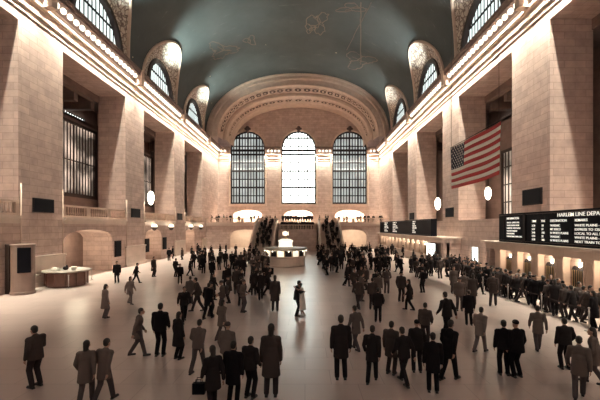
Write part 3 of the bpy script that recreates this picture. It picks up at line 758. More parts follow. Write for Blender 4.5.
# ------------------------------------------------------------------ flag
XF = 13.0
root = empty('national_flag', (XF, 31.5, 0)); tag(root, 'large red and white striped flag with starry navy canton hanging high in the hall', 'flag')
M_RED = simple('flag_red', (.50, .05, .05), .8); M_FW = simple('flag_white', (.9, .84, .78), .8); M_NAVY = simple('flag_navy', (.018, .022, .05), .8)
zt, zb_, FL = H + 7.05, H + 3.45, 8.0
def flag_pt(u, v, off=0):      # u 0 far..1 near, v 0 top..1 bottom
    sag = .10 * math.sin(PI * u); wv = .10 * math.sin(u * 9 + v * 1.5)
    z = zt - sag - v * (zt - zb_) + .12 * v * (u - .5)
    return (wv * .8 + off, -u * FL, z)
def sheet(u0, u1, v0, v1, m, name, off=0, nu=26):
    mb = MB(); G = [[mb.bm.verts.new(flag_pt(u0 + (u1 - u0) * i / nu, v0 + (v1 - v0) * j / 2, off)) for j in range(3)] for i in range(nu + 1)]
    for i in range(nu):
        for j in range(2): mb.bm.faces.new((G[i][j], G[i + 1][j], G[i + 1][j + 1], G[i][j + 1])).smooth = True
    o = mb.build(name, m, root); md = o.modifiers.new('thickness', 'SOLIDIFY'); md.thickness = .012; md.offset = 0; return o
CU = .34
for i in range(13):
    sheet(CU if i < 7 else 0, 1, i / 13, (i + 1) / 13, M_RED if i % 2 == 0 else M_FW, 'stripe')
sheet(0, CU, 0, 7 / 13, M_NAVY, 'canton')
mb = MB()
for r in range(9):
    for c in range(6 if r % 2 == 0 else 5):
        u = CU * ((c + .5) / 6 if r % 2 == 0 else (c + 1) / 6); v = 7 / 13 * (r + .5) / 9
        for off in (-.02, .02):
            p = Vector(flag_pt(u, v, off)); pts = []
            for k in range(10):
                rr = .115 if k % 2 == 0 else .046; a = PI / 2 + k * PI / 5; pts.append(p + Vector((0, rr * math.cos(a), rr * math.sin(a))))
            mb.face(pts)
mb.build('stars', M_FW, root)
mb = MB(); mb.limb((0, .1, zt + .03), (0, -FL - .1, zt + .03), .035, .035)
for u in (0.02, .98): mb.limb((0, -u * FL, zt), (0, -u * FL, 32.2), .012, .012, n=6)
mb.build('hanging_rod', M_BRONZE, root)
# ------------------------------------------------------------------ information booth with clock
root = empty('information_booth', (-2.25, 41.0, 0)); tag(root, 'round glazed information booth with lit windows in the middle of the hall', 'booth')
mb = MB(); mb.lathe([(.001, 0), (2.25, 0), (2.3, .12), (2.25, .2), (2.25, 1.0), (2.4, 1.06), (2.4, 1.14), (.001, 1.14)], 32); mb.build('counter_drum', M_MARBLE, root)
for k in range(16):
    a = 2 * PI * (k + .5) / 16; mb = MB(); mb.box(-.36, .36, -.015, .015, 0, .62); o = mb.build('window_pane', M_LITP if k % 2 else M_BRONZE2, root, (2.2 * math.cos(a), 2.2 * math.sin(a), 1.16)); o.rotation_euler = (0, 0, a + PI / 2)
mb = MB(); mb.cone((0, 0, 0), .05, .05, .72, 8); mu = mb.mesh('mullion', M_BRASS)
for k in range(16):
    a = 2 * PI * k / 16; link('mullion', mu, root, (2.24 * math.cos(a), 2.24 * math.sin(a), 1.14))
mb = MB(); mb.lathe([(2.2, 1.82), (2.5, 1.85), (2.55, 2.0), (2.45, 2.08), (1.2, 2.16), (.001, 2.2)], 32); mb.build('canopy', M_CREAM, root)
lb = MB(); lb.ball((0, 0, 0), .085, 0, 10, 8); lb = lb.mesh('canopy_lamp', M_LANT)
for k in range(16):
    a = 2 * PI * (k + .5) / 16; link('canopy_lamp', lb, root, (2.42 * math.cos(a), 2.42 * math.sin(a), 1.74))
mb = MB(); mb.lathe([(.85, 2.15), (.85, 2.25), (.78, 2.3), (.78, 2.75), (.9, 2.8), (.85, 2.9), (.5, 3.05), (.001, 3.1)], 20); mb.build('lit_kiosk_head', emit('lit_opal_panel', (1, .93, .78), .5), root)
ck = empty('four_faced_clock', (-2.25, 41.0, 3.08)); tag(ck, 'four-faced brass and opal clock topping the information booth', 'clock')
mb = MB(); mb.lathe([(.24, 0), (.2, .1), (.07, .18), (.09, .3), (.2, .38), (.001, .4)], 16); mb.ball((0, 0, .62), (.30, .30, .30)); mb.cone((0, 0, .9), .06, .01, .3, 10); mb.build('brass_case', M_BRASS, ck)
for k in range(4):
    mb = MB(); a = k * PI / 2; mb.cone((0, 0, 0), .24, .24, .04, 24, axis='Y'); o = mb.build('dial', M_LANT, ck, (.28 * math.cos(a - PI / 2), .28 * math.sin(a - PI / 2), .62)); o.rotation_euler = (0, 0, a + PI)
    mb = MB(); mb.box(-.012, .012, .04, .055, 0, .17); mb.box(0, .12, .04, .055, -.01, .012); mb.build('hands', M_BLACK, o)
point('booth_light', (-2.25, 37.6, 2.3), 25, WARM, .3)
# ------------------------------------------------------------------ left foreground furniture
root = empty('round_counter', (-18.15, 26.9, 0)); tag(root, 'round reddish wood service counter with pale top beside the nearest left pier', 'counter')
mb = MB(); mb.lathe([(.001, .02), (1.28, .02), (1.28, .12), (1.36, .16), (1.36, 1.05), (1.28, 1.1)], 12); mb.build('panelled_body', M_WOOD, root)
mb = MB(); mb.lathe([(.001, 1.08), (1.55, 1.1), (1.6, 1.16), (1.55, 1.22), (.001, 1.23)], 32); mb.build('worktop', M_CREAM, root)
mb = MB()
for k in range(12):
    a = 2 * PI * k / 12; mb.cone((1.37 * math.cos(a), 1.37 * math.sin(a), .1), .05, .05, .95, 6)
mb.build('corner_posts', M_WOOD, root)
mb = MB(); mb.box(-.28, .28, -.2, .2, 0, .12, bev=.02); mb.box(-.2, .16, -.14, .14, .12, .2); o = mb.build('paper_stack', M_PAPER, None, (-18.5, 26.2, 1.235)); tag(o, 'stack of papers on the round wooden counter', 'papers')
mb = MB(); mb.ball((0, 0, .14), (.2, .16, .14)); mb.ball((.1, 0, .28), (.08, .07, .1)); o = mb.build('bundled_bag', M_BRONZE2, None, (-17.9, 26.4, 1.235)); tag(o, 'small dark bundle lying on the round wooden counter', 'bag')
mb = MB(); mb.lathe([(.001, 0), (.16, 0), (.2, .2), (.17, .24), (.001, .25)], 14); o = mb.build('white_bowl', M_PAPER, None, (-17.35, 26.5, 1.235)); tag(o, 'pale rounded bowl at the right end of the round counter', 'bowl')
root = empty('info_kiosk', (-18.85, 23.6, 0)); tag(root, 'tall rounded stone-coloured kiosk with a black screen at the left edge', 'kiosk')
mb = MB(); mb.lathe([(.001, .0), (.7, .0), (.7, .15), (.66, .2), (.66, 3.2), (.7, 3.22), (.7, 3.3), (.001, 3.32)], 24, smooth=False); mb.build('cabinet', M_KIOSK, root)
mb = MB(); mb.box(-.36, .36, -.74, -.6, 1.45, 3.1, bev=.02); o = mb.build('black_screen', M_BLACK, root); o.rotation_euler = (0, 0, .75)
mb = MB(); mb.box(-.95, -.7, -.3, -.05, 0, 3.3); mb.build('bronze_strip', M_BRONZE, root)
def stanchion(loc, label, tray=False):
    o = empty('stanchion', loc); tag(o, label, 'stanchion', None)
    mb = MB(); mb.lathe([(.001, 0), (.18, 0), (.16, .03), (.03, .06), (.001, .06)], 16); mb.build('foot', M_GREY, o)
    mb = MB(); mb.cone((0, 0, .05), .028, .028, .92, 10); mb.ball((0, 0, .98), .045); mb.build('post', M_CREAM if tray else M_GREY, o)
    if tray: mb = MB(); mb.box(-.3, .3, -.2, .2, 1.0, 1.1, bev=.02); mb.build('tray', M_CREAM, o)
stanchion((-18.95, 24.75, 0), 'pale post with a small tray left of the round counter', True)
stanchion((-16.95, 25.3, 0), 'slim pale stanchion in front of the round counter')
stanchion((-17.9, 29.6, 0), 'thin dark stanchion right of the round counter holding a belt')
def belt(p, q, label, z=.93):
    mb = MB(); p, q = Vector(p), Vector(q); n = 8
    for i in range(n):
        a, b = p.lerp(q, i / n), p.lerp(q, (i + 1) / n); sa, sb = -.06 * math.sin(PI * i / n), -.06 * math.sin(PI * (i + 1) / n)
        for dx in (-.006, .006): mb.face([(a.x + dx, a.y, z + sa - .03), (b.x + dx, b.y, z + sb - .03), (b.x + dx, b.y, z + sb + .03), (a.x + dx, a.y, z + sa + .03)])
    o = mb.build('barrier_belt', M_BRONZE2); tag(o, label, 'belt')
belt((-17.88, 29.5, 0), (-17.5, 28.35, 0), 'dark belt stretched from the thin dark stanchion to the round counter')
# queue barriers on the right
qp = [(12.35, 27.5), (12.3, 24.4), (12.25, 21.3), (12.2, 18.2), (12.15, 15.1)]
for i, (x, y) in enumerate(qp):
    stanchion((x, y, 0), 'queue stanchion along the ticket office line, ' + ['farthest', 'second farthest', 'middle', 'second nearest', 'nearest'][i] + ' one')
    if i: belt((x, y, 0), (*qp[i - 1], 0), 'queue belt before the near ticket office, ' + ['', 'farthest', 'third nearest', 'second nearest', 'nearest'][i] + ' span')
# ------------------------------------------------------------------ people
def remesh(mb, name, mats, vox, smooth=2, ratio=1.0):
    """melt the overlapping limbs into one continuous skin"""
    me = mb.mesh(name, mats); o = bpy.data.objects.new(name, me); COL.objects.link(o)
    m = o.modifiers.new('r', 'REMESH'); m.mode = 'VOXEL'; m.voxel_size = vox; m.use_smooth_shade = True
    if smooth: m = o.modifiers.new('s', 'SMOOTH'); m.factor = .5; m.iterations = smooth
    if ratio < 1: m = o.modifiers.new('d', 'DECIMATE'); m.ratio = ratio
    bpy.context.view_layer.update(); dg = bpy.context.evaluated_depsgraph_get()
    out = bpy.data.meshes.new_from_object(o.evaluated_get(dg)); out.name = name
    bpy.data.objects.remove(o); bpy.data.meshes.remove(me)
    out.materials.clear()
    for mm in (mats if isinstance(mats, (list, tuple)) else [mats]): out.materials.append(mm)
    for p in out.polygons: p.use_smooth = True
    return out
V = Vector
def hand(mb, wr, d, side, palm_n, curl=.5, s=1.0):
    """palm and five fingers; d = direction of the hand, side = towards the thumb, palm_n = palm normal"""
    d = V(d).normalized(); side = V(side).normalized(); pn = V(palm_n).normalized(); wr = V(wr)
    k0 = wr + d * .085 * s
    for j in (-1, 0, 1): mb.limb(wr + side * .012 * j, k0 + side * .024 * j, .019 * s, .017 * s, 0, 8)
    for j, (off, ln) in enumerate(((.032, .070), (.011, .080), (-.011, .074), (-.032, .058))):
        a = k0 + side * off * s; d1 = (d + pn * curl * .5).normalized(); b = a + d1 * ln * .5 * s
        d2 = (d + pn * curl * 1.6).normalized(); c = b + d2 * ln * .5 * s
        mb.limb(a, b, .0105 * s, .0095 * s, 0, 6); mb.limb(b, c, .0095 * s, .008 * s, 0, 6)
    a = wr + d * .03 * s + side * .02 * s; b = a + (d + side * 1.0 + pn * .3).normalized() * .045 * s; c = b + (d + side * .15 + pn * .4).normalized() * .038 * s
    mb.limb(a, b, .014, .0115, 0, 6); mb.limb(b, c, .0115, .009, 0, 6)
def figure(name, P):
    """one posed person facing -Y; returns list of (part name, mesh). P holds the pose"""
    wm = P.get('woman', False); L = P.get('lean', 0.0); hs = .17 if wm else .195; hp = .092; ht = P.get('h', 1.75) / 1.75
    hipz = .92
    feet = P.get('feet', (V((-.11, 0, 0)), V((.11, 0, 0))))      # left, right
    knees = []
    body = MB()
    pel = V((0, P.get('py', 0), hipz)); chest = pel + V((0, -.02 - L * .5, .36)); nk = chest + V((0, -.01 - L * .3, .17)); 
    turn = P.get('turn', 0); hd = nk + V((0, -.035 - L * .3, .155)) + V(P.get('head_off', (0, 0, 0)))
    body.ball(pel + V((0, 0, .04)), (.165, .105, .12)); body.ball(pel + V((0, -.0, .2)), (.135, .095, .16)); body.ball(chest, (.165 if wm else .18, .112, .19))
    body.limb(chest + V((0, .01, .1)), nk, .085, .058); body.limb(nk, hd + V((0, .015, -.05)), .056, .054)
    # head with face
    hb = MB()
    body.ball(hd + V((0, .012, .03)), (.075, .094, .098)); body.ball(hd + V((0, -.018, -.045)), (.057, .066, .066))
    body.ball(hd + V((0, -.072, -.088)), (.024, .02, .02))
    body.limb(hd + V((0, -.082, .012)), hd + V((0, -.105, -.028)), .010, .015, 0, 8)
    for s in (-1, 1):
        body.ball(hd + V((s * .078, .012, -.008)), (.012, .024, .034), 0, 10, 8)
        body.ball(hd + V((s * .03, -.076, .018)), (.016, .010, .010), 0, 8, 6)
    body.ball(hd + V((0, -.082, -.058)), (.026, .012, .010), 0, 8, 6)
    tr = MB(); shoes = []
    for s, ft in zip((-1, 1), feet):
        ft = V(ft); hip = pel + V((s * hp, 0, -.02)); an = ft + V((0, 0, .085 )); mid = (hip + an) / 2
        dist = (an - hip).length; bend = math.sqrt(max(0, .425 ** 2 - (dist / 2) ** 2)); kn = mid + V((0, -bend - .005, 0)); knees.append(kn)
        body.limb(hip, kn, .082, .056); body.limb(kn, kn.lerp(an, .35) + V((0, .012, 0)), .053, .055); body.limb(kn.lerp(an, .35) + V((0, .012, 0)), an, .055, .036)
        body.limb(an + V((0, .02, -.045)), an + V((0, -.15, -.058)), .034, .026)
        if not P.get('bare'):
            tr.limb(hip + V((0, 0, .02)), kn, .104, .078); tr.limb(kn, an + V((0, .01, -.0)), .077, .066)
        sh = MB(); fd = V((0, -1, 0)); sh.limb(ft + V((0, .045, .045)), ft + V((0, -.16, .035)), .043, .035, 0, 12); sh.limb(ft + V((0, .04, .05)), ft + V((0, .02, .1)), .043, .042, 0, 10)
        sh.box(ft.x - .04, ft.x + .04, ft.y - .19, ft.y + .085, ft.z, ft.z + .025)
        shoes.append(sh)
    if not P.get('bare'): tr.ball(pel + V((0, 0, .05)), (.185, .13, .13))
    coat = MB(); 
    sleeves = not P.get('sleeveless')
    for s, key in ((-1, 'lh'), (1, 'rh')):
        sh = chest + V((s * hs, .01, .095)); hnd = V(P.get(key, (s * .27, -.04, .80)))
        d = (hnd - sh); l = min(d.length, .545); hnd = sh + d.normalized() * l
        bend = math.sqrt(max(0, .275 ** 2 - (l / 2) ** 2)); eo = V(P.get('elbow', (s * .5, .85, -.25))); eo = V((abs(eo.x) * s, eo.y, eo.z)); eo = (eo - eo.project(d)).normalized()
        el = (sh + hnd) / 2 + eo * bend
        body.limb(sh, el, .050, .040); body.limb(el, hnd, .040, .027); body.ball(sh, .062)
        hdv = (hnd - el).normalized(); sd = V((0, -1, 0)); sd = (sd - sd.project(hdv)); sd = sd.normalized() if sd.length > .2 else V((-s, 0, 0))
        pn = hdv.cross(sd).normalized(); pn = pn if pn.x * s < 0 else -pn
        if P.get('hands', True): hand(body, hnd, hdv, sd, pn, .7)
        if sleeves:
            coat.ball(sh + V((0, 0, -.0)), .084); coat.limb(sh, el, .076, .064); coat.limb(el, hnd.lerp(el, .06), .063, .048)
    puff = P.get('puff', 0.0)
    coat.ball(chest + V((0, 0, .0)), (.205 + puff, .14 + puff, .2)); coat.ball(pel + V((0, 0, .2)), (.175 + puff, .13 + puff, .2)); coat.limb(chest + V((0, .01, .11)), nk + V((0, .01, -.01)), .115, .078)
    for s in (-1, 1): coat.limb(chest + V((s * .05, .0, .1)), chest + V((s * (hs - .01), .01, .105)), .08, .075)
    hem = P.get('hem', .78); n = 24; wv = P.get('flare', 0)
    c0 = (pel + V((0, 0, .15))); kx = (abs(feet[0][0]) + abs(feet[1][0])) / 2
    rings = []
    for i in range(6):
        q = i / 5; z = (hipz + .16) * (1 - q) + hem * q; rx = .18 + puff + (.02 + wv) * q; ry = .135 + puff + (.035 + wv) * q
        rings.append([coat.bm.verts.new((pel.x + rx * math.cos(2 * PI * k / n), pel.y + ry * math.sin(2 * PI * k / n), z)) for k in range(n)])
    for A, B in zip(rings, rings[1:]):
        for k in range(n): coat.bm.faces.new((A[k], A[(k + 1) % n], B[(k + 1) % n], B[k]))
    coat.bm.faces.new(rings[0]); coat.bm.faces.new(rings[-1])
    hair = MB()
    if P.get('hat'):
        hair.ball(hd + V((0, .014, .062)), (.092, .108, .085)); hair.limb(hd + V((0, -.06, .045)), hd + V((0, -.11, .04)), .03, .02, 0, 10)
    else:
        hair.ball(hd + V((0, .028, .05)), (.086, .098, .096)); hair.ball(hd + V((0, .055, -.0)), (.078, .066, .085))
        if P.get('longhair'): hair.limb(hd + V((0, .065, .0)), hd + V((0, .085, -.2)), .075, .06); 
        if P.get('bun'): hair.ball(hd + V((0, .11, .06)), .045)
    vox = P.get('vox', .016)
    coatm = P.get('coatm', M_COAT); trm = P.get('trm', M_TROUS)
    parts = [('body', remesh(body, name + '_body', M_SKIN, P.get('bvox', .012), 1)), ('hair' if not P.get('hat') else 'hat', remesh(hair, name + '_hair', M_HAIR if not P.get('hat') else trm, vox, 2)),
             (P.get('coatname', 'coat'), remesh(coat, name + '_coat', coatm, vox, 3))]
    if not P.get('bare'): parts.append(('trousers', remesh(tr, name + '_trousers', trm, vox, 2)))
    for sh in shoes: parts.append(('shoe', remesh(sh, name + '_shoe', P.get('shoem', M_SHOE), .012, 1)))
    if P.get('pack'):
        b = MB(); b.box(-.15, .15, pel.y + .13, pel.y + .30, 1.02, 1.46, bev=.05); parts.append(('backpack', b.mesh('backpack', M_TROUS)))
    return parts
def fuse(parts, name):
    """small far-off copy of a figure: one mesh"""
    bm = bmesh.new(); mats = []; 
    for nm, me in parts:
        o = bpy.data.objects.new('t', me.copy()); COL.objects.link(o); md = o.modifiers.new('d', 'DECIMATE'); md.ratio = min(1, 900 / max(1, len(me.polygons)))
        bpy.context.view_layer.update(); m2 = bpy.data.meshes.new_from_object(o.evaluated_get(bpy.context.evaluated_depsgraph_get()))
        mi = len(mats); mats.append(me.materials[0]); n0 = len(bm.faces); bm.from_mesh(m2); bm.faces.ensure_lookup_table()
        for f in bm.faces[n0:]: f.material_index = mi; f.smooth = True
        bpy.data.objects.remove(o)
    me = bpy.data.meshes.new(name); bm.to_mesh(me); bm.free()
    for m in mats: me.materials.append(m)
    return me
W = lambda f, b: (V((-.09, -f, .0)), V((.09, b, .03)))
POSES = {
 'stand_coat': dict(hem=.60, puff=.01, lh=(-.26, -.05, .82), rh=(.26, -.05, .82)),
 'stand_jacket': dict(hem=.84, lh=(-.24, -.16, .92), rh=(.25, -.10, .84), puff=.015),
 'walk_coat': dict(hem=.66, feet=W(.24, .26), lh=(-.25, .16, .86), rh=(.25, -.2, .88), lean=.05),
 'walk_jacket': dict(hem=.82, feet=W(.28, .30), lh=(-.25, .2, .88), rh=(.25, -.24, .92), lean=.06, puff=.01),
 'woman_coat': dict(woman=True, hem=.50, flare=.03, longhair=True, lh=(-.23, -.08, .84), rh=(.24, -.05, .82), h=1.66),
 'woman_walk': dict(woman=True, hem=.62, flare=.02, feet=W(.2, .24), longhair=True, lh=(-.24, .14, .86), rh=(.24, -.18, .9), h=1.66),
 'phone': dict(hem=.8, lh=(-.12, -.30, 1.12), rh=(.25, -.06, .84), head_off=(0, -.03, -.015)),
 'pack': dict(hem=.84, hat=True, pack=True, lh=(-.2, -.2, 1.0), rh=(.2, -.2, 1.0)),
 'capped': dict(hem=.78, hat=True, puff=.03, lh=(-.25, -.1, .86), rh=(.25, -.1, .86)),
}
PARTS = {k: figure(k, v) for k, v in POSES.items()}
FAR = {k: fuse(v, 'person_' + k) for k, v in PARTS.items()}
def person(x, y, z, rz, pose, col, label, group=None, h=1.75, far=False):
    s = h / 1.745
    if far:
        o = bpy.data.objects.new('person', FAR[pose]); COL.objects.link(o); o.location = (x, y, z); o.rotation_euler = (0, 0, rz); o.scale = (s,) * 3; o.color = (*col, 1)
        return tag(o, label, 'person', group)
    o = empty('person', (x, y, z), rz); o.scale = (s,) * 3; tag(o, label, 'person', group)
    for nm, me in PARTS[pose]:
        c = link(nm, me, o); c.color = (*col, 1)
    return o
def at(px, py): Y = H * F / (py - 227); return (px - 305) / F * Y, Y
BK, DK, MD, GY, LT = (.010, .008, .010), (.022, .017, .018), (.06, .045, .042), (.13, .10, .09), (.26, .20, .175)
AWAY, TOWARD, LEFT, RIGHT = PI, 0, -PI / 2, PI / 2
# (feet px, feet py, head py, facing, pose, colour, label)
NAMED = [
 (36, 387, 325, -1.9, 'phone', MD, 'person in a dark grey coat standing alone at the bottom left, looking at one hand'),
 (160, 356, 303, AWAY, 'stand_jacket', BK, 'person in black jacket seen from behind with feet apart, left foreground'),
 (178, 359, 312, 2.6, 'woman_coat', DK, 'person in a long dark coat right beside the black jacketed person at left'),
 (208, 319, 283, 2.9, 'walk_coat', BK, 'lone person in black coat walking away, left middle of the floor'),
 (184, 322, 286, .5, 'walk_jacket', DK, 'dark person walking just above the left pair'),
 (138, 356, 308, 2.0, 'walk_coat', GY, 'grey person walking just left of the black jacketed person'),
 (233, 405, 346, 3.0, 'stand_coat', BK, 'largest black coated person at the bottom edge left of centre'),
 (250, 398, 338, 2.7, 'stand_jacket', DK, 'dark person at bottom edge immediately right of the largest black coat'),
 (213, 412, 362, -2.6, 'woman_walk', DK, 'person in dark coat at the bottom edge left of the largest black coat'),
 (227, 377, 322, 2.9, 'capped', GY, 'grey person with a cap behind the bottom edge cluster'),
 (271, 396, 315, AWAY, 'woman_coat', MD, 'tall person in a long grey-brown coat at the bottom, left of centre'),
 (275, 311, 275, AWAY, 'woman_coat', MD, 'person in a long grey coat just left of the embracing couple'),
 (341, 379, 315, AWAY, 'stand_coat', DK, 'person in dark hooded coat standing right of centre in foreground'),
 (372, 382, 326, 2.8, 'walk_coat', DK, 'dark person walking right of the hooded coat in foreground'),
 (378, 322, 296, 2.9, 'stand_jacket', DK, 'small dark person standing behind the two right of centre foreground'),
 (391, 374, 326, 2.5, 'stand_coat', MD, 'leftmost person of the blurred foreground cluster right of centre'),
 (404, 384, 330, -2.8, 'walk_jacket', DK, 'second person from left in the foreground cluster right of centre'),
 (417, 372, 322, 3.0, 'capped', DK, 'capped person in the middle of the foreground cluster right of centre'),
 (433, 392, 333, 2.9, 'stand_coat', BK, 'black coated person at the right end of the foreground cluster'),
 (449, 380, 320, 2.2, 'walk_coat', BK, 'black coated person striding beside the foreground cluster, farthest right'),
 (469, 325, 291, 2.9, 'stand_coat', BK, 'lone black coated person standing right, beyond the pair'),
 (504, 375, 320, 2.9, 'stand_jacket', BK, 'left one of the two black jackets standing together at right'),
 (517, 377, 320, -2.9, 'capped', BK, 'right one of the two black jackets standing together at right'),
 (565, 369, 320, 3.0, 'stand_jacket', DK, 'dark jacketed person standing alone at the right, below the queue'),
 (579, 398, 345, 2.5, 'walk_coat', GY, 'grey blurred person walking at the bottom right corner'),
 (594, 384, 334, -2.2, 'woman_walk', GY, 'grey person in coat at the right edge, behind the corner walker'),
 (493, 306, 272, 2.5, 'walk_coat', MD, 'brown person walking away beside the left end of the queue'),
 (117, 283, 261, .3, 'stand_coat', BK, 'black coated person standing left of the wall doorways, right of the counter'),
 (136, 283, 263, 2.0, 'walk_jacket', DK, 'dark person walking beside the black coat near the left wall'),
 (104, 402, 346, 2.9, 'walk_coat', GY, 'pale grey person at the bottom left, right one of two'),
 (86, 404, 348, -2.9, 'woman_walk', GY, 'pale grey person at the bottom left, left one of two'),
 (130, 304, 284, 1.2, 'woman_walk', LT, 'light clothed person walking across the left floor'),
 (105, 318, 284, 2.5, 'woman_coat', LT, 'pale clothed tall person left of the light clothed walker'),
 (190, 276, 258, 2.0, 'walk_coat', DK, 'dark person walking past the small lit doorway, left'),
 (180, 284, 264, .4, 'stand_jacket', BK, 'black jacketed person below the second left pier'),
 (212, 280, 259, 3.0, 'stand_coat', BK, 'black coated person left of the dense far left crowd'),
 (198, 372, 330, 2.9, 'walk_jacket', GY, 'grey walking person behind the bottom cluster, left side'),
 (222, 340, 304, 2.6, 'woman_walk', GY, 'grey person in a coat between the left pair and the long coat'),
 (356, 350, 314, -2.6, 'walk_coat', GY, 'grey walker behind the two foreground coats right of centre'),
 (425, 345, 303, 2.6, 'stand_jacket', MD, 'brown jacketed person behind the foreground cluster'),
 (447, 338, 292, -2.8, 'walk_jacket', DK, 'dark walker behind the right end of the foreground cluster'),
 (480, 352, 312, 2.2, 'walk_coat', LT, 'pale coated walker between the cluster and the black pair'),
 (538, 350, 312, 2.8, 'walk_coat', GY, 'grey coated walker right of the black pair'),
]
for px, py, hy, rz, pose, col, label in NAMED:
    x, y = at(px, py); h = min(1.9, max(1.6, (py - hy) * y / F)); person(x, y, 0, rz, pose, col, label, h=h)
# embracing couple -----------------------------------------------
cx, cy = at(299.5, 316)
PM = dict(hem=.80, coatm=M_SUIT, trm=M_SUIT, coatname='suit_jacket', lh=(-.14, -.33, 1.22), rh=(.14, -.31, 1.14), lean=.06, head_off=(-.03, -.01, -.01), elbow=(.9, .2, -.3), feet=(V((-.10, .02, 0)), V((.10, -.03, 0))))
PW = dict(woman=True, hem=.34, flare=.05, bare=True, sleeveless=True, coatm=M_WHITE, coatname='white_dress', shoem=M_WHITE, bun=True, lh=(-.16, -.36, 1.52), rh=(.16, -.34, 1.50), lean=.05, head_off=(.05, -.01, .0), elbow=(.9, .1, -.1), feet=(V((-.06, .0, 0)), V((.07, .12, 0.02))))
for nm, P_, x, rz, lab, hh in (('groom', PM, cx - .14, PI / 2, 'person in black suit embracing the person in white at the centre of the floor', 1.80), ('bride', PW, cx + .13, -PI / 2, 'person in a white knee-length dress embracing the person in black suit', 1.68)):
    o = empty('person', (x, cy, 0), rz); s = hh / 1.745; o.scale = (s,) * 3; tag(o, lab, 'person')
    for pn_, me in figure(nm, P_): link(pn_, me, o)
# bag held low by the bottom-edge cluster
bx_, by_ = at(203, 405); mb = MB(); mb.box(-.16, .16, -.07, .07, 0, .28, bev=.03)
for s in (-.06, .06):
    pts = [(-.08, s, .27), (-.06, s, .38), (.06, s, .38), (.08, s, .27)]
    for a, b in zip(pts, pts[1:]): mb.limb(a, b, .01, .01, n=6)
tag(mb.build('handbag', M_BLACK, None, (bx_ - .1, by_, .28)), 'dark handbag carried low at the bottom edge of the frame', 'bag')
# crowds ----------------------------------------------------------
rc = random.Random(3)
KS = list(POSES)
used = [at(a[0], a[1]) for a in NAMED] + [(cx, cy)]
def free(x, y, r=.5): return all((x - a) ** 2 + (y - b) ** 2 > r * r for a, b in used)
def ok_floor(x, y):
    if (x + 2.25) ** 2 + (y - 41) ** 2 < 2.9 ** 2: return False
    if (x + 18.15) ** 2 + (y - 26.9) ** 2 < 2.2 ** 2: return False
    if x > 14.3 and (y < 30 or y > 37.5): return False
    if x < -19.3 or x > 16.4: return False
    if y > 60.5 and -10.5 < x < 7.2: return False
    return y < 70.3
def crowd(n, px0, px1, y0, y1, cols, label, group, far=True, r=.55, keep=None):
    k = t = 0
    while k < n and t < n * 60:
        t += 1; py0 = 227 + H * F / y0; py1 = 227 + H * F / y1
        py = rc.uniform(py1, py0); px = rc.uniform(px0, px1)
        x, y = at(px, py)
        if keep and not keep(px, py): continue
        if not ok_floor(x, y) or not free(x, y, r): continue
        used.append((x, y)); k += 1
        person(x, y, 0, rc.choice((AWAY, AWAY, TOWARD, LEFT, RIGHT)) + rc.uniform(-.6, .6), rc.choice(KS), rc.choice(cols), label, group, rc.uniform(1.6, 1.86), far)
crowd(26, 225, 275, 22, 40, (BK, DK, DK, MD, GY), 'dark clothed person among the crowd left of the information booth', 'crowd left of the information booth')
crowd(34, 190, 268, 36, 62, (BK, DK, DK, MD), 'small dark clothed person in the distant crowd before the far left arch', 'crowd before the far left arch')
crowd(46, 318, 455, 30, 52, (BK, BK, DK, DK, MD), 'small dark clothed person in the dense crowd right of the information booth', 'dense crowd right of the information booth')
crowd(46, 316, 470, 34, 54, (BK, BK, DK, DK), 'small dark person packed into the dense crowd right of the information booth', 'throng right of the information booth', True, .45)
crowd(22, 312, 420, 52, 66, (BK, DK, DK, MD), 'tiny dark clothed person at the foot of the far right stair and arch', 'crowd before the far right arch')
crowd(24, 345, 480, 18.5, 30, (BK, DK, MD, MD, GY), 'dark clothed person scattered in the right middle of the floor', 'people across the right middle floor')
crowd(10, 430, 500, 28, 37, (BK, DK, DK), 'dark clothed person by the right wall between the two ticket offices', 'people between the ticket offices')
crowd(10, 145, 215, 30, 60, (BK, DK, MD), 'small dark person standing near the left wall doorways', 'people by the left wall doorways')
crowd(9, 190, 262, 17, 23, (DK, MD, GY), 'dark clothed person walking in the left middle of the floor', 'people across the left middle floor', True, .6)
# ticket queue
n = 0
for row in range(2):
    y = 12.6 + row * .3
    while y < 29.0:
        x = 12.7 + row * .75 + rc.uniform(-.18, .18); used.append((x, y))
        person(x, y, 0, rc.choice((RIGHT, RIGHT, AWAY, TOWARD)) + rc.uniform(-.5, .5), rc.choice(KS), rc.choice((BK, BK, DK, DK, MD, GY if row else DK)),
               'dark clothed person queueing in the packed line at the near ticket office', 'queue at the near ticket office', rc.uniform(1.6, 1.84), True)
        y += rc.uniform(.5, .72)
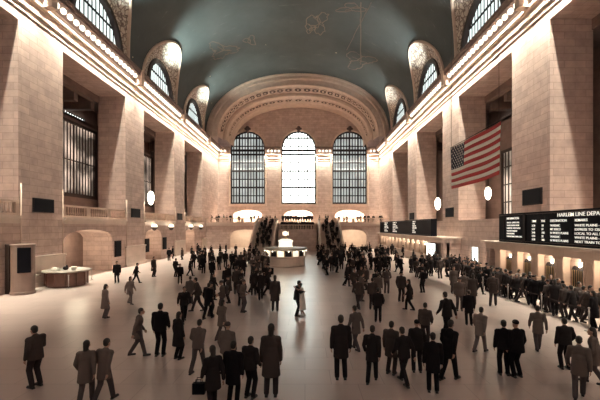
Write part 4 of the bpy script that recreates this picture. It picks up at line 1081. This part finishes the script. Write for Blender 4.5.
# people on the far gallery and on the stairs
x = XL + .8
while x < XR - .6:
    if not (-5.6 < x < 2.6) and rc.random() < .8:
        person(x, YG + rc.uniform(.55, 1.4), GF, rc.choice((TOWARD, TOWARD, LEFT, RIGHT)), rc.choice(KS), rc.choice((BK, DK)), 'tiny dark person leaning at the rail of the far gallery', 'people along the far gallery rail', rc.uniform(1.6, 1.85), True)
    x += rc.uniform(.5, 1.1)
for i in range(13):
    person(XC - 2.9 + .48 * i, 66.7 + .5 * (i % 2), 3.9, rc.choice((TOWARD, AWAY)), rc.choice(KS), BK, 'tiny black clothed person crowded on the central stair landing', 'people on the central landing', rc.uniform(1.65, 1.85), True)
for i in range(12):
    person(XC - 3.0 + .53 * i, 71.0 + .6 * (i % 2), GF, TOWARD, rc.choice(KS), BK, 'tiny black clothed person at the head of the central landing', 'people at the head of the landing', rc.uniform(1.65, 1.85), True)
for s, nm in ((-1, 'left'), (1, 'right')):
    for i in range(22):
        k = 2 + i; xx = XC + s * (4.8 + 2.8 * (((i * 7) % 5) / 4 * .7 + rc.random() * .3))
        yy = 66 + 5.2 - .36 * (26 - k) + .18; person(xx, yy, .2 * (k + 1), rc.choice((TOWARD, AWAY)), rc.choice(KS), rc.choice((BK, BK, DK)), 'tiny dark person on the %s flight of the far stairs' % nm, 'people on the %s flight' % nm, rc.uniform(1.6, 1.8), True)
for y, lab in ((60.0, 'left one of two small figures behind the third left balustrade'), (61.8, 'right one of two small figures behind the third left balustrade')):
    person(XL - 1.0, y, GF, RIGHT, 'stand_coat', BK, lab, None, 1.7, True)

# only the 300 nearest stay individuals; the tiny farthest ones of the throng are one mass
folk = [o for o in COL.objects if o.get('category') == 'person']
folk.sort(key=lambda o: -(1.7 / max(1, o.location.y)))
rest = [o for o in folk[300:] if o.type == 'MESH']
if rest:
    bm = bmesh.new(); bpy.context.view_layer.update()
    for o in rest:
        n0 = len(bm.verts); bm.from_mesh(o.data); bm.verts.ensure_lookup_table()
        bmesh.ops.transform(bm, matrix=Matrix.LocRotScale(o.location, o.rotation_euler, o.scale), verts=bm.verts[n0:])
    me = bpy.data.meshes.new('crowd'); bm.to_mesh(me); bm.free()
    for m in (M_SKIN, M_HAIR, M_COAT, M_TROUS, M_SHOE, M_SHOE): me.materials.append(m)
    for p in me.polygons: p.use_smooth = True
    o = link('crowd', me); o.color = (.016, .012, .013, 1); tag(o, 'tiny dark throng packed at the far stairs, landing and gallery end', 'crowd', None, 'stuff')
    for q in rest: bpy.data.objects.remove(q)
